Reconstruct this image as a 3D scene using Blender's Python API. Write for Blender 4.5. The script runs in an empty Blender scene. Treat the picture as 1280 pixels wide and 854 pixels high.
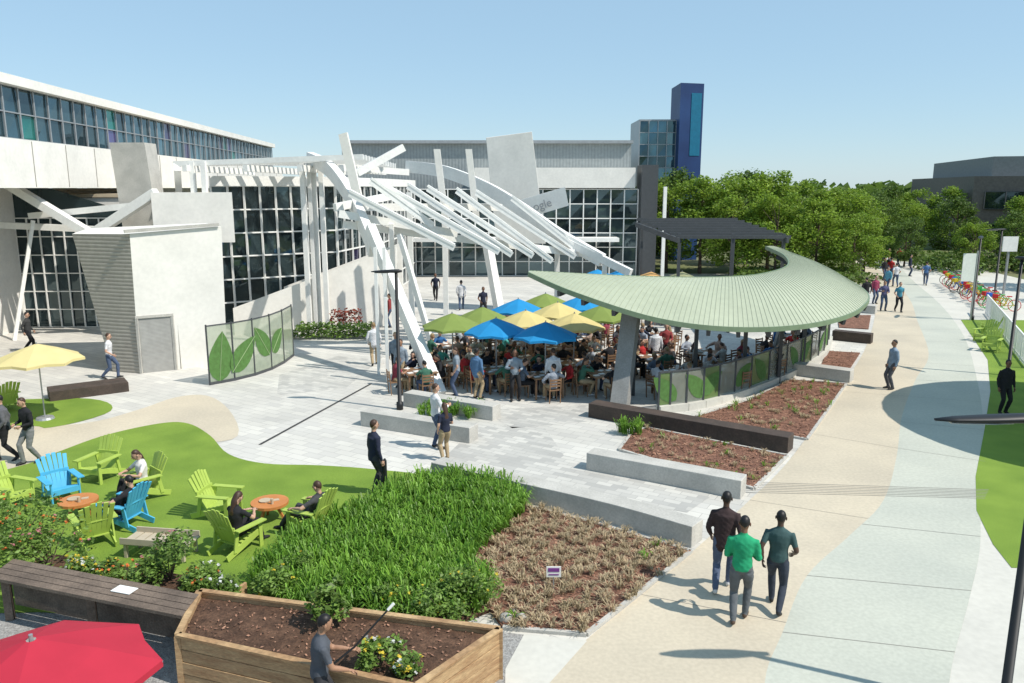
import bpy, math, random
import numpy as np
from mathutils import Vector as Vc, Matrix, geometry
R=random.Random(7); rng=np.random.default_rng(5)
sc=bpy.context.scene; COL=sc.collection
sc.view_settings.view_transform='Standard'; sc.view_settings.look='None'; sc.view_settings.exposure=0
# ---------------- camera / light ----------------
cd=bpy.data.cameras.new('camera'); cam=bpy.data.objects.new('camera',cd); COL.objects.link(cam); sc.camera=cam
cam.location=(0,0,7.1); cam.rotation_euler=(math.radians(90-11.08),0,0)
cd.sensor_width=36; cd.lens=27.56; cd.clip_end=5000; cd.clip_start=.1
EL=math.radians(51); SD=Vc((.91*math.cos(EL),-.41*math.cos(EL),math.sin(EL))).normalized()
ld=bpy.data.lights.new('sun','SUN'); ld.energy=5.0; ld.angle=math.radians(.5); ld.color=(1,.945,.86)
lo=bpy.data.objects.new('sun',ld); COL.objects.link(lo); lo.rotation_euler=(-SD).to_track_quat('-Z','Y').to_euler()
w=bpy.data.worlds.new('World'); sc.world=w; w.use_nodes=True; nt=w.node_tree
sky=nt.nodes.new('ShaderNodeTexSky'); sky.sky_type='NISHITA'; sky.sun_disc=False
sky.sun_elevation=EL; sky.sun_rotation=math.atan2(.91,-.41); sky.air_density=1.0; sky.dust_density=.2; sky.ozone_density=1.5
bg=nt.nodes['Background']; bg.inputs[1].default_value=.13
hz=nt.nodes.new('ShaderNodeMix'); hz.data_type='RGBA'; hz.inputs[0].default_value=.6; hz.inputs[7].default_value=(3.35,5.3,6.9,1)
nt.links.new(sky.outputs[0],hz.inputs[6]); nt.links.new(hz.outputs[2],bg.inputs[0])
# ---------------- materials ----------------
def M(name,c1,c2=None,scale=4,rough=.8,bump=0,bscale=40,metal=0,trans=0,island=0,spec=.4,fine=None,stretch=None):
    m=bpy.data.materials.new(name); m.use_nodes=True; n=m.node_tree.nodes; l=m.node_tree.links
    p=n['Principled BSDF']; p.inputs['Roughness'].default_value=rough; p.inputs['Metallic'].default_value=metal
    p.inputs['Specular IOR Level'].default_value=spec
    c2=c2 or tuple(x*.86 for x in c1)
    tc=n.new('ShaderNodeTexCoord'); src=tc.outputs['Object']; no=n.new('ShaderNodeTexNoise'); no.inputs['Scale'].default_value=scale; no.inputs['Detail'].default_value=2.5
    if stretch:
        mp=n.new('ShaderNodeMapping'); mp.inputs['Scale'].default_value=stretch; l.new(src,mp.inputs[0]); src=mp.outputs[0]
    l.new(src,no.inputs['Vector'])
    cr=n.new('ShaderNodeValToRGB'); cr.color_ramp.elements[0].position=.32; cr.color_ramp.elements[1].position=.68
    cr.color_ramp.elements[0].color=(*c2,1); cr.color_ramp.elements[1].color=(*c1,1); l.new(no.outputs['Fac'],cr.inputs[0]); out=cr.outputs[0]
    if fine:
        n2=n.new('ShaderNodeTexNoise'); n2.inputs['Scale'].default_value=fine[0]; n2.inputs['Detail'].default_value=2; l.new(src,n2.inputs['Vector'])
        mr=n.new('ShaderNodeMapRange'); mr.inputs[1].default_value=.3; mr.inputs[2].default_value=.7; mr.inputs[3].default_value=1-fine[1]; mr.inputs[4].default_value=1+fine[1]*.6
        l.new(n2.outputs['Fac'],mr.inputs[0])
        vm=n.new('ShaderNodeVectorMath'); vm.operation='SCALE'; l.new(out,vm.inputs[0]); l.new(mr.outputs[0],vm.inputs['Scale']); out=vm.outputs[0]
    if island:
        g=n.new('ShaderNodeNewGeometry'); mr=n.new('ShaderNodeMapRange'); mr.inputs[3].default_value=1-island; mr.inputs[4].default_value=1+island
        l.new(g.outputs['Random Per Island'],mr.inputs[0]); vm=n.new('ShaderNodeVectorMath'); vm.operation='SCALE'
        l.new(out,vm.inputs[0]); l.new(mr.outputs[0],vm.inputs['Scale']); out=vm.outputs[0]
    l.new(out,p.inputs['Base Color'])
    if bump:
        b=n.new('ShaderNodeBump'); b.inputs['Strength'].default_value=bump; b.inputs['Distance'].default_value=.02
        nb=n.new('ShaderNodeTexNoise'); nb.inputs['Scale'].default_value=bscale; nb.inputs['Detail'].default_value=2
        l.new(src,nb.inputs['Vector']); l.new(nb.outputs['Fac'],b.inputs['Height']); l.new(b.outputs[0],p.inputs['Normal'])
    if trans:
        t=n.new('ShaderNodeBsdfTranslucent'); l.new(out,t.inputs[0]); mx=n.new('ShaderNodeMixShader'); mx.inputs[0].default_value=trans
        l.new(p.outputs[0],mx.inputs[1]); l.new(t.outputs[0],mx.inputs[2]); l.new(mx.outputs[0],n['Material Output'].inputs[0])
    return m
def brickM(name,c1,c2,mortar,bw,rh,rot=0,msize=.01,rough=.85,offset=.5,band=None,axis=None,vari=.12):
    m=M(name,c1,c2,scale=1.2,rough=rough); n=m.node_tree.nodes; l=m.node_tree.links; p=n['Principled BSDF']
    tc=n['Texture Coordinate']; mp=n.new('ShaderNodeMapping'); mp.inputs['Rotation'].default_value=axis or (0,0,rot); l.new(tc.outputs['Object'],mp.inputs[0])
    b=n.new('ShaderNodeTexBrick'); b.inputs['Scale'].default_value=1; b.inputs['Brick Width'].default_value=bw; b.inputs['Row Height'].default_value=rh
    b.inputs['Mortar Size'].default_value=msize; b.offset=offset; b.inputs['Color1'].default_value=(*c1,1); b.inputs['Color2'].default_value=(*c2,1); b.inputs['Mortar'].default_value=(*mortar,1)
    l.new(mp.outputs[0],b.inputs[0]); out=b.outputs['Color']
    no=n.new('ShaderNodeTexNoise'); no.inputs['Scale'].default_value=.5; no.inputs['Detail'].default_value=4; l.new(tc.outputs['Object'],no.inputs[0])
    mr=n.new('ShaderNodeMapRange'); mr.inputs[1].default_value=.3; mr.inputs[2].default_value=.7; mr.inputs[3].default_value=1-vari; mr.inputs[4].default_value=1.03; l.new(no.outputs['Fac'],mr.inputs[0])
    vm=n.new('ShaderNodeVectorMath'); vm.operation='SCALE'; l.new(out,vm.inputs[0]); l.new(mr.outputs[0],vm.inputs['Scale']); out=vm.outputs[0]
    if band:
        b2=n.new('ShaderNodeTexBrick'); b2.inputs['Scale'].default_value=1; b2.inputs['Brick Width'].default_value=band[0]; b2.inputs['Row Height'].default_value=band[1]; b2.inputs['Mortar Size'].default_value=0
        b2.inputs['Color1'].default_value=(1,1,1,1); k=band[2]; b2.inputs['Color2'].default_value=(k,k,k,1); b2.inputs['Mortar'].default_value=(1,1,1,1); l.new(mp.outputs[0],b2.inputs[0])
        v2=n.new('ShaderNodeVectorMath'); v2.operation='MULTIPLY'; l.new(out,v2.inputs[0]); l.new(b2.outputs['Color'],v2.inputs[1]); out=v2.outputs[0]
    l.new(out,p.inputs['Base Color']); return m
def glassM(name,c,metal,rough=.03):
    return M(name,c,tuple(x*.45 for x in c),scale=.35,rough=rough,island=.45,spec=.9,metal=metal)
def veilM(name,c,a):
    m=M(name,c,rough=.25); n=m.node_tree.nodes; l=m.node_tree.links
    t=n.new('ShaderNodeBsdfTransparent'); mx=n.new('ShaderNodeMixShader'); mx.inputs[0].default_value=a
    l.new(t.outputs[0],mx.inputs[1]); l.new(n['Principled BSDF'].outputs[0],mx.inputs[2]); l.new(mx.outputs[0],n['Material Output'].inputs[0]); return m
white=M('white_paint',(.84,.83,.79),(.76,.75,.72),scale=1.5,rough=.5,fine=(9,.05))
offw=M('offwhite_stucco',(.80,.775,.72),(.72,.70,.65),scale=.8,rough=.85,fine=(6,.05))
conc=M('concrete',(.52,.50,.455),(.41,.395,.36),scale=1.6,rough=.9,bump=.25,bscale=50,fine=(22,.12))
concd=M('concrete_dark',(.30,.30,.29),(.24,.24,.23),scale=2,rough=.9,bump=.2,fine=(20,.12))
concl=M('concrete_light',(.60,.575,.51),(.53,.51,.455),scale=.6,rough=.85,fine=(8,.06))
tanp=M('tan_concrete',(.57,.495,.375),(.48,.42,.325),scale=.45,rough=.9,fine=(14,.08))
grayp=M('gray_green_concrete',(.50,.505,.43),(.435,.445,.385),scale=.4,rough=.9,fine=(14,.08))
joint=M('joint',(.27,.25,.22)); jointd=M('drain_slot',(.05,.05,.05))
grassM=M('turf',(.21,.315,.04),(.15,.245,.028),scale=.8,rough=.95,bump=.5,bscale=120,fine=(60,.28))
mulch=M('mulch',(.29,.145,.095),(.15,.072,.048),scale=6,rough=1,bump=1,bscale=45,fine=(35,.45))
chipM=M('wood_chips',(.36,.20,.13),(.18,.09,.06),scale=3,rough=1,island=.5)
soil=M('soil',(.13,.07,.042),(.065,.034,.02),scale=5,rough=1,bump=1,bscale=30,fine=(25,.4))
gravel=M('gravel',(.40,.39,.37),(.27,.26,.25),scale=18,rough=1,bump=.8,bscale=60,fine=(40,.35))
groundM=M('ground',(.13,.17,.05),(.16,.15,.08),scale=.08,rough=1)
leafA=M('leaf_bright',(.27,.38,.045),(.15,.25,.028),scale=.5,rough=.6,trans=.42,island=.35)
leafB=M('leaf_mid',(.15,.23,.04),(.08,.14,.025),scale=.5,rough=.6,trans=.38,island=.35)
leafC=M('leaf_garden',(.22,.34,.07),(.11,.19,.035),scale=2,rough=.5,trans=.38,island=.45)
bladeM=M('strap_leaf',(.23,.41,.055),(.13,.27,.03),scale=1,rough=.45,trans=.4,island=.4)
dryM=M('dry_tuft',(.54,.43,.28),(.38,.30,.18),scale=2,rough=.9,trans=.25,island=.35)
bark=M('bark',(.14,.10,.07),(.08,.06,.045),scale=6,rough=1,bump=.8)
steel=M('galvanised_steel',(.40,.41,.42),rough=.45,metal=.5); black=M('black_paint',(.015,.016,.018),rough=.5); dgray=M('dark_gray_metal',(.07,.075,.08),rough=.5)
glass=glassM('curtain_glass',(.10,.15,.165),.6); glassb=glassM('blue_glass',(.10,.20,.25),.65); glassd=glassM('dark_glass',(.06,.095,.105),.6)
def stripeM(name,c,k,scale,ax='Z',rough=.6,bd=.01):
    m=M(name,c,rough=rough); n=m.node_tree.nodes; l=m.node_tree.links; tc=n['Texture Coordinate']
    wv=n.new('ShaderNodeTexWave'); wv.bands_direction=ax; wv.inputs['Scale'].default_value=scale; l.new(tc.outputs['Object'],wv.inputs[0])
    mr=n.new('ShaderNodeMapRange'); mr.inputs[1].default_value=0; mr.inputs[2].default_value=.4; mr.inputs[3].default_value=k; mr.inputs[4].default_value=1; l.new(wv.outputs['Fac'],mr.inputs[0])
    cr=[x for x in n if x.type=='VALTORGB'][0]
    vm=n.new('ShaderNodeVectorMath'); vm.operation='SCALE'; l.new(cr.outputs[0],vm.inputs[0]); l.new(mr.outputs[0],vm.inputs['Scale']); l.new(vm.outputs[0],n['Principled BSDF'].inputs['Base Color'])
    b=n.new('ShaderNodeBump'); b.inputs['Distance'].default_value=bd; l.new(wv.outputs['Fac'],b.inputs['Height']); l.new(b.outputs[0],n['Principled BSDF'].inputs['Normal']); return m
slatc=stripeM('board_formed_concrete',(.40,.375,.33),.7,2.2); corr=stripeM('corrugated_metal',(.34,.37,.37),.85,1.2,'X')
woodP=M('cedar_planks',(.50,.34,.18),(.34,.20,.10),scale=2,rough=.8,bump=.3,bscale=20,fine=(14,.25),stretch=(1,1,6))
woodD=M('weathered_wood',(.20,.15,.115),(.12,.09,.07),scale=3,rough=.9,bump=.4,fine=(30,.25)); tablew=M('table_wood',(.26,.15,.08),(.18,.10,.055),scale=4,rough=.5)
corten=M('corten_wood',(.085,.06,.048),(.055,.042,.034),scale=3,rough=.8,fine=(20,.2))
roofg=M('green_standing_seam',(.40,.435,.32),(.355,.39,.285),scale=.45,rough=.6,fine=(5,.06))
plazaM=brickM('plaza_pavers',(.66,.635,.575),(.56,.54,.50),(.42,.405,.375),.6,.3,rot=math.radians(31),msize=.008,band=(6,1.2,.84))
plaza2=brickM('plaza_pavers_fine',(.58,.56,.51),(.40,.39,.365),(.38,.365,.34),.4,.2,rot=math.radians(31),msize=.008)
def flat(name,c,rough=.7,**k): return M(name,c,rough=rough,**k)
# ---------------- mesh builder ----------------
class B:
    def __init__(s): s.V=[];s.F=[];s.I=[]
    def face(s,pts,m=0):
        o=len(s.V); s.V+= [tuple(p) for p in pts]; s.F.append(tuple(range(o,o+len(pts)))); s.I.append(int(m)); return s
    def hexa(s,p,m=0):
        o=len(s.V); s.V+=[tuple(q) for q in p]
        for f in ((3,2,1,0),(4,5,6,7),(0,1,5,4),(1,2,6,5),(2,3,7,6),(3,0,4,7)): s.F.append(tuple(o+i for i in f)); s.I.append(m)
        return s
    def box(s,c,d,rz=0,m=0):
        ca,sa=math.cos(rz),math.sin(rz); x,y,z=[q/2 for q in d]; P=[]
        for k in(-z,z):
            for i,j in((-x,-y),(x,-y),(x,y),(-x,y)): P.append((c[0]+i*ca-j*sa,c[1]+i*sa+j*ca,c[2]+k))
        return s.hexa(P,m)
    def beam(s,a,b,w,h,m=0,up=(0,0,1)):
        a=Vc(a);b=Vc(b); t=(b-a).normalized(); u=Vc(up)
        if abs(t.dot(u))>.98: u=Vc((0,1,0)) if abs(t.y)<.9 else Vc((0,0,1))
        x=t.cross(u).normalized()*w/2; y=x.cross(t).normalized()*h/2
        return s.hexa([a-x-y,a+x-y,a+x+y,a-x+y,b-x-y,b+x-y,b+x+y,b-x+y],m)
    def loft(s,path,rad,lat=(1,0,0),seg=8,m=0,cap=True):
        path=[Vc(p) for p in path]; n=len(path); o=len(s.V)
        for i,p in enumerate(path):
            t=(path[min(i+1,n-1)]-path[max(i-1,0)]).normalized(); L=Vc(lat)
            if abs(L.dot(t))>.97: L=Vc((0,1,0)) if abs(t.y)<.9 else Vc((0,0,1))
            x=(L-t*L.dot(t)).normalized(); y=t.cross(x); r=rad[i]; rx,ry=(r if isinstance(r,tuple) else (r,r))
            for k in range(seg):
                a=2*math.pi*k/seg; s.V.append(tuple(p+x*rx*math.cos(a)+y*ry*math.sin(a)))
        for i in range(n-1):
            for k in range(seg):
                k2=(k+1)%seg; s.F.append((o+i*seg+k,o+i*seg+k2,o+(i+1)*seg+k2,o+(i+1)*seg+k)); s.I.append(m)
        if cap:
            s.F.append(tuple(o+k for k in reversed(range(seg)))); s.I.append(m); s.F.append(tuple(o+(n-1)*seg+k for k in range(seg))); s.I.append(m)
        return s
    def ell(s,c,rx,ry,rz,seg=10,m=0,ax=(0,0,1),lat=(1,0,0)):
        c=Vc(c);a=Vc(ax).normalized(); ts=[-.98,-.8,-.5,0,.5,.8,.98]
        return s.loft([c+a*rz*t for t in ts],[(rx*math.sqrt(1-t*t),ry*math.sqrt(1-t*t)) for t in ts],lat,seg,m)
    def prism(s,poly,z0,z1,m=0,mt=None):
        n=len(poly); tri=geometry.tessellate_polygon([[Vc((p[0],p[1],0)) for p in poly]]); o=len(s.V)
        s.V+=[(p[0],p[1],z0) for p in poly]+[(p[0],p[1],z1) for p in poly]
        for t in tri:
            a,b,c=t; ar=(poly[b][0]-poly[a][0])*(poly[c][1]-poly[a][1])-(poly[b][1]-poly[a][1])*(poly[c][0]-poly[a][0])
            if ar<0: a,c=c,a
            s.F.append((o+n+a,o+n+b,o+n+c)); s.I.append(m if mt is None else mt)
        for i in range(n):
            j=(i+1)%n; s.F.append((o+i,o+j,o+n+j,o+n+i)); s.I.append(m)
        return s
    def sheet(s,poly,z,m=0):
        tri=geometry.tessellate_polygon([[Vc((p[0],p[1],0)) for p in poly]]); o=len(s.V); s.V+=[(p[0],p[1],z) for p in poly]
        for a,b,c in tri:
            ar=(poly[b][0]-poly[a][0])*(poly[c][1]-poly[a][1])-(poly[b][1]-poly[a][1])*(poly[c][0]-poly[a][0])
            if ar<0:a,c=c,a
            s.F.append((o+a,o+b,o+c)); s.I.append(m)
        return s
    def mesh(s,name,mats,smooth=False):
        me=bpy.data.meshes.new(name); me.from_pydata(s.V,[],s.F)
        for m in mats: me.materials.append(m)
        me.polygons.foreach_set('material_index',s.I)
        if smooth: me.polygons.foreach_set('use_smooth',[True]*len(s.F))
        me.update(); return me
    def obj(s,name,mats,parent=None,smooth=False,bevel=0):
        if not isinstance(mats,(list,tuple)): mats=[mats]
        o=bpy.data.objects.new(name,s.mesh(name,mats,smooth)); COL.objects.link(o)
        if parent: o.parent=parent
        if bevel: md=o.modifiers.new('bevel','BEVEL'); md.width=bevel; md.segments=2; md.limit_method='ANGLE'
        return o
def E(name,loc=(0,0,0)):
    e=bpy.data.objects.new(name,None); COL.objects.link(e); e.location=loc; return e
def inst(name,me,loc,rz=0,sc_=1,mats=None):
    o=bpy.data.objects.new(name,me); COL.objects.link(o); o.location=loc; o.rotation_euler=(0,0,rz); o.scale=(sc_,)*3
    if mats:
        for i,m in enumerate(mats): o.material_slots[i].link='OBJECT'; o.material_slots[i].material=m
    return o
def cr(pts,n=6,closed=False):
    out=[]; N=len(pts); rg=range(N if closed else N-1)
    for i in rg:
        g=lambda k:np.array(pts[k%N] if closed else pts[max(0,min(N-1,k))],float)
        a,b,c,d=g(i-1),g(i),g(i+1),g(i+2)
        for j in range(n):
            t=j/n; out.append(tuple(float(v) for v in .5*((2*b)+(c-a)*t+(2*a-5*b+4*c-d)*t*t+(3*b-a-3*c+d)*t**3)))
    if not closed: out.append(tuple(pts[-1]))
    return out
def inpoly(x,y,p):
    c=False;j=len(p)-1
    for i in range(len(p)):
        if (p[i][1]>y)!=(p[j][1]>y) and x<(p[j][0]-p[i][0])*(y-p[i][1])/(p[j][1]-p[i][1])+p[i][0]: c=not c
        j=i
    return c
def scatter(poly,n):
    xs=[p[0] for p in poly];ys=[p[1] for p in poly];o=[]
    while len(o)<n:
        x=R.uniform(min(xs),max(xs));y=R.uniform(min(ys),max(ys))
        if inpoly(x,y,poly): o.append((x,y))
    return o
# ---------------- ground & paving ----------------
B().sheet([(-2500,-300),(2500,-300),(2500,3500),(-2500,3500)],0).obj('ground',groundM)
B().sheet([(-45,12),(2,10.6),(6.4,10.0),(25,45),(27,66),(-45,66)],.004).obj('plaza_pavement',plazaM)
tl=cr([(-.6,8.5),(.5,10.3),(1.2,11.4),(2.3,12.8),(3.6,14.5),(5.5,17.1),(7.6,20.2),(11.6,27),(16.5,35.7),(22.7,48.5),(29.3,64.3),(34,78)])
tm=cr([(3.2,8.5),(3.7,10.3),(4.4,11.6),(5.5,13.5),(7,15.2),(8.6,17.1),(10.4,20.2),(12.4,24),(15.2,28.7),(18.2,33.5),(22.2,42.4),(25.7,50.2),(30,61.5),(35,78)])
tr=cr([(5.5,8.5),(6.4,10.3),(8,12.6),(9.3,14.5),(10.5,16.5),(11.7,18.4),(13.6,21.6),(17.2,28.1),(22.1,37.7),(26.7,48.5),(31.5,61.5),(38,78)])
B().sheet([(p[0],p[1]) for p in tr]+[(42,72),(39,52),(31,40),(24,14),(16,8.5)],.008).obj('side_pavement',concl)
B().sheet(tl+tm[::-1],.012).obj('tan_footpath',tanp)
B().sheet(tm+tr[::-1],.012).obj('gray_footpath',grayp)
jb=B()
def strip(b,a,c,wd,z=.017,m=0):
    a=Vc((a[0],a[1]));c=Vc((c[0],c[1]));t=(c-a).normalized();n=Vc((-t.y,t.x))*wd/2
    b.face([(*(a-n),z),(*(c-n),z),(*(c+n),z),(*(a+n),z)],m)
def aty(L,y): return min(L,key=lambda p:abs(p[1]-y))
for y in (9.5,11.5,13.5,15.8,20.5,23,26,29,32,36,40,45,50): strip(jb,aty(tm,y),aty(tr,y-.6),.012)
for y in (12,16.2,21,26,31,37,44): strip(jb,aty(tl,y+.8),aty(tm,y),.01)
for k in range(7):
    y=k*.11; strip(jb,(5.1+y*.5,17.6+y),(11.0+y*.62,17.2+y*.8),.022)
jb.obj('pavement_joint_lines',joint)
lawn=cr([(-13.04,18.96),(-12.5,20.2),(-11.9,21.9),(-10.8,23.1),(-9.93,23.1),(-8.8,21.9),(-7.7,20.3),(-6.5,19.55),(-5,19.4),(-3.5,19.1),(-2,18.5),(-.8,16.5),(-1.5,13),(-4.6,11.8),(-8.05,12.2),(-13,12),(-17,14)],5,True)
B().sheet(lawn,.02).obj('lawn',grassM)
B().sheet(cr([(-13,24.5),(-14.5,26),(-18,25.8),(-26,25.5),(-26,22),(-15.7,22.9),(-13.9,22.7)],5,True),.016).obj('lawn',grassM)
B().sheet(cr([(-12.2,24.6),(-11.6,26.2),(-10.6,26.4),(-9.2,24.6),(-8.0,21.9),(-8.8,21),(-10,19),(-12.7,17.2),(-14,16.5),(-20,15),(-28,18),(-16,22.5),(-13.2,23.1)],4,True),.012).obj('tan_footpath',tanp)
B().sheet([(24.6,42.4),(20,32.2),(17,27),(14,22.3),(11.6,18.6),(10.4,16.5),(9.75,14.8),(9.5,13.8),(30,13.8),(34,42)],.016).obj('lawn',grassM)
st=B(); strip(st,(-5.2,28.1),(-7.1,21.1),.09,.014); st.obj('drain_slot',jointd)
for q in ([(-2,19.4),(3.9,16.4),(5.2,18),(1.4,20.2),(1.0,22.6),(-1.0,23)],[(-9,29.5),(-7.5,33),(-5.5,33),(-6,27.5),(-8.2,26.5)],[(-1,24.6),(3,25.3),(2.5,23.4),(0,22.65)]):
    B().sheet(q,.008).obj('paver_band',plaza2)
# ---------------- beds ----------------
m1=[(-.75,16.9),(.3,16.75),(2.0,15.6),(3.55,14.45),(1.2,11.5),(-.15,11.7),(-.9,13.5)]
bg1=cr([(-4.5,14.0),(-3.3,16.3),(-1.7,18.0),(.35,16.7),(-.75,14.1),(-.4,12.2),(-2.5,11.6),(-4.5,12.6)],4,True)
b2p=[(2.95,20.6),(3.6,22.3),(4.1,22.6),(7.4,20.1),(5.8,17.75)]
b3p=[(5.6,23.6),(8,25.7),(10.4,28.6),(12.3,28),(8.45,21.5)]
b4p=[(13.9,33.9),(15.2,33.5),(13.2,30),(12.4,30.7)]; b5p=[(18.4,43.8),(20.3,43.8),(18.2,39.4),(16.9,39.9)]
for p in (m1,b2p,b3p,b4p,b5p): B().prism(p,0,.05).obj('mulch_bed',mulch)
B().prism(bg1,0,.07).obj('planting_bed',soil)
kb=B()
for p in (m1,b2p,b3p):
    for i in range(len(p)):
        a,b=p[i],p[(i+1)%len(p)]
        if p is m1 and i in(5,6): continue
        kb.beam((*a,.03),(*b,.03),.08,.07)
kb.obj('bed_edging',conc)
def leaves(b,pts,size,m=0,up=.5,asp=.55):
    n=len(pts)
    d=rng.normal(size=(n,3)); d[:,2]=abs(d[:,2])*.3+rng.normal(size=n)*.3; d/=np.linalg.norm(d,axis=1)[:,None]
    nn=rng.normal(size=(n,3)); nn[:,2]+=up*2; sd=np.cross(d,nn); sd/=np.linalg.norm(sd,axis=1)[:,None]+1e-9
    s=size*rng.uniform(.6,1.3,n)[:,None]; P=np.array(pts)
    a=P-d*s*.5;c=P+d*s*.5;e=P+sd*s*asp*.5;f=P-sd*s*asp*.5
    o=len(b.V); V=np.stack([a,e,c,f],1).reshape(-1,3); b.V+=V.tolist(); b.F+=[(o+4*i,o+4*i+1,o+4*i+2,o+4*i+3) for i in range(n)]; b.I+=[m]*n
def blades(b,pts,h,wd,k,spread,m=0):
    for (x,y) in pts:
        hs=R.uniform(.8,1.2)
        for _ in range(k):
            a=R.uniform(0,6.283);hh=h*hs*R.uniform(.6,1.15);sp=spread*R.uniform(.3,1.2);bx=x+R.uniform(-.05,.05);by=y+R.uniform(-.05,.05)
            dx,dy=math.cos(a),math.sin(a);px,py=-dy*wd/2,dx*wd/2;o=len(b.V)
            q=[(0,0,.6),(.35,.65,1),(.8,1,.8)]
            for f,z,ww in q: b.V+=[(bx+dx*sp*f-px*ww,by+dy*sp*f-py*ww,.05+hh*z),(bx+dx*sp*f+px*ww,by+dy*sp*f+py*ww,.05+hh*z)]
            b.V.append((bx+dx*sp*1.25,by+dy*sp*1.25,.05+hh*.85))
            b.F+=[(o,o+1,o+3,o+2),(o+2,o+3,o+5,o+4),(o+4,o+5,o+6)]; b.I+=[m]*3
g=B(); blades(g,scatter(bg1,850),.48,.03,17,.27); g.obj('strap_leaf_plants',bladeM)
g=B()
for i in range(-4,24):
    for j in range(-4,34):
        x=-.9+i*.25+R.uniform(-.07,.07)+(j%2)*.12; y=11.5+j*.21+R.uniform(-.07,.07)
        if inpoly(x,y,m1) and R.random()<.9 and not inpoly(x,y,bg1): blades(g,[(x,y)],.13*R.uniform(.7,1.2),.016,34,.13)
g.obj('dry_groundcover',dryM)
g=B()
for p,n in((m1,2600),(b2p,1700),(b3p,1800),(b4p,300)): leaves(g,[(x,y,.06+R.random()*.015) for x,y in scatter(p,n)],.09,0,2,.4)
g.obj('wood_chips',chipM)
g=B(); blades(g,[(3.4+R.uniform(-.3,.4),22+R.uniform(-.4,.3)) for _ in range(14)],.4,.03,14,.2); blades(g,scatter(b2p,14),.12,.02,10,.12)
blades(g,scatter(b3p,30),.16,.02,10,.14); blades(g,[(R.uniform(-2.9,-.9),R.uniform(23.5,24.4)) for _ in range(60)],.35,.03,12,.22); blades(g,scatter(m1,6),.2,.03,10,.15)
g.obj('strap_leaf_plants',bladeM)
g=B(); blades(g,scatter(b2p,50),.1,.014,20,.1); blades(g,scatter(b3p,70),.1,.014,20,.1); g.obj('dry_groundcover',dryM)
# ---------------- low concrete benches ----------------
def wallbench(path,w,h,mat,name='concrete_bench'):
    p=[Vc((q[0],q[1])) for q in path]; f=[];k=[]
    for i,q in enumerate(p):
        t=(p[min(i+1,len(p)-1)]-p[max(i-1,0)]).normalized(); n=Vc((-t.y,t.x)); f.append(tuple(q)); k.append(tuple(q+n*w))
    B().prism(f+k[::-1],0,h).obj(name,mat,bevel=.015)
wallbench(cr([(-2,18.4),(0,17.15),(2.07,15.85),(3.6,14.65)],5),.5,.46,conc)
wallbench([(1.9,19.1),(3.6,18.15),(5.3,17.15)],.5,.46,conc); wallbench([(-4.6,22.9),(-1.2,21.2)],.5,.46,conc); wallbench([(-3.6,25.1),(-.6,23.4)],.5,.46,conc)
wallbench([(2.4,23.8),(7.5,20.35)],.55,.46,corten,'wooden_bench'); wallbench([(10.8,29.5),(12.5,28.2)],.55,.46,conc); wallbench([(15.2,36.6),(16.6,35.6)],.5,.46,corten,'wooden_bench'); wallbench([(19.6,45.3),(20.8,44.4)],.5,.46,conc)
wallbench([(-15.6,25.6),(-13.6,27)],.9,.35,corten,'wooden_planter')
# ---------------- curtain wall helper ----------------
def cw(par,p0,p1,z0,z1,nu,nv,gm,fm,mw=.1,tilt=.02,name='windows',tint=0):
    a=Vc((p0[0],p0[1],0));b=Vc((p1[0],p1[1],0));t=(b-a);n=Vc((t.y,-t.x,0)).normalized()
    if (n.y>0 and abs(n.y)>.3) or (abs(n.y)<=.3 and n.x<0): n=-n
    G=B();Fm=B()
    for i in range(nu):
        for j in range(nv):
            q=[a+t*(i/nu)+Vc((0,0,z0+(z1-z0)*j/nv)),a+t*((i+1)/nu)+Vc((0,0,z0+(z1-z0)*j/nv)),a+t*((i+1)/nu)+Vc((0,0,z0+(z1-z0)*(j+1)/nv)),a+t*(i/nu)+Vc((0,0,z0+(z1-z0)*(j+1)/nv))]
            e=[R.uniform(-tilt,tilt) for _ in range(2)]
            G.face([q[0]+n*e[0],q[1]+n*e[1],q[2]+n*(e[1]*-1),q[3]-n*e[0]],(R.random()<tint)*(1+(R.random()<.4)))
    for i in range(nu+1):
        q=a+t*(i/nu)+n*.07; Fm.beam((q.x,q.y,z0),(q.x,q.y,z1),mw,mw*1.2)
    for j in range(nv+1):
        z=z0+(z1-z0)*j/nv; Fm.beam(a+n*.062+Vc((0,0,z)),b+n*.062+Vc((0,0,z)),mw,mw*.8)
    G.obj(name,[gm,tealg,violg],par); Fm.obj('window_frames',fm,par)
tealg=glassM('teal_tinted_glass',(.03,.30,.26),.5); violg=glassM('violet_tinted_glass',(.10,.08,.22),.5)
# ---------------- left office wing ----------------
ow=E('office_building')
L0,L1=(-20.3,20),(-26.3,88)
cw(ow,L0,L1,9.2,11.4,52,2,glassb,steel,.07,name='ribbon_windows',tint=.16)
B().beam((-20.1,20,11.6),(-26.1,88,11.6),.5,.4).obj('roof_coping',offw,ow)
B().prism([(-20.6,20),(-26.6,88),(-45,88),(-45,20)],9.2,11.5).obj('roof_block',offw,ow)
B().prism([(-19.9,20),(-25.2,88),(-45,87),(-45,20)],7.1,9.15).obj('fascia',offw,ow)
B().prism([(-24,20),(-28,88),(-45,88),(-45,20)],0,7.08).obj('lower_walls',offw,ow)
g=B()
for i in range(1,22):
    t=i/22; g.beam((-19.9-5.3*t+.012,20+68*t,7.15),(-19.9-5.3*t+.012,20+68*t,9.1),.02,.03)
g.obj('fascia_joints',joint,ow)
gl=E('glass_lobby')
cw(gl,(-30,40),(-19.2,40.4),0,5.6,18,6,glassd,white,.06)
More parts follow.
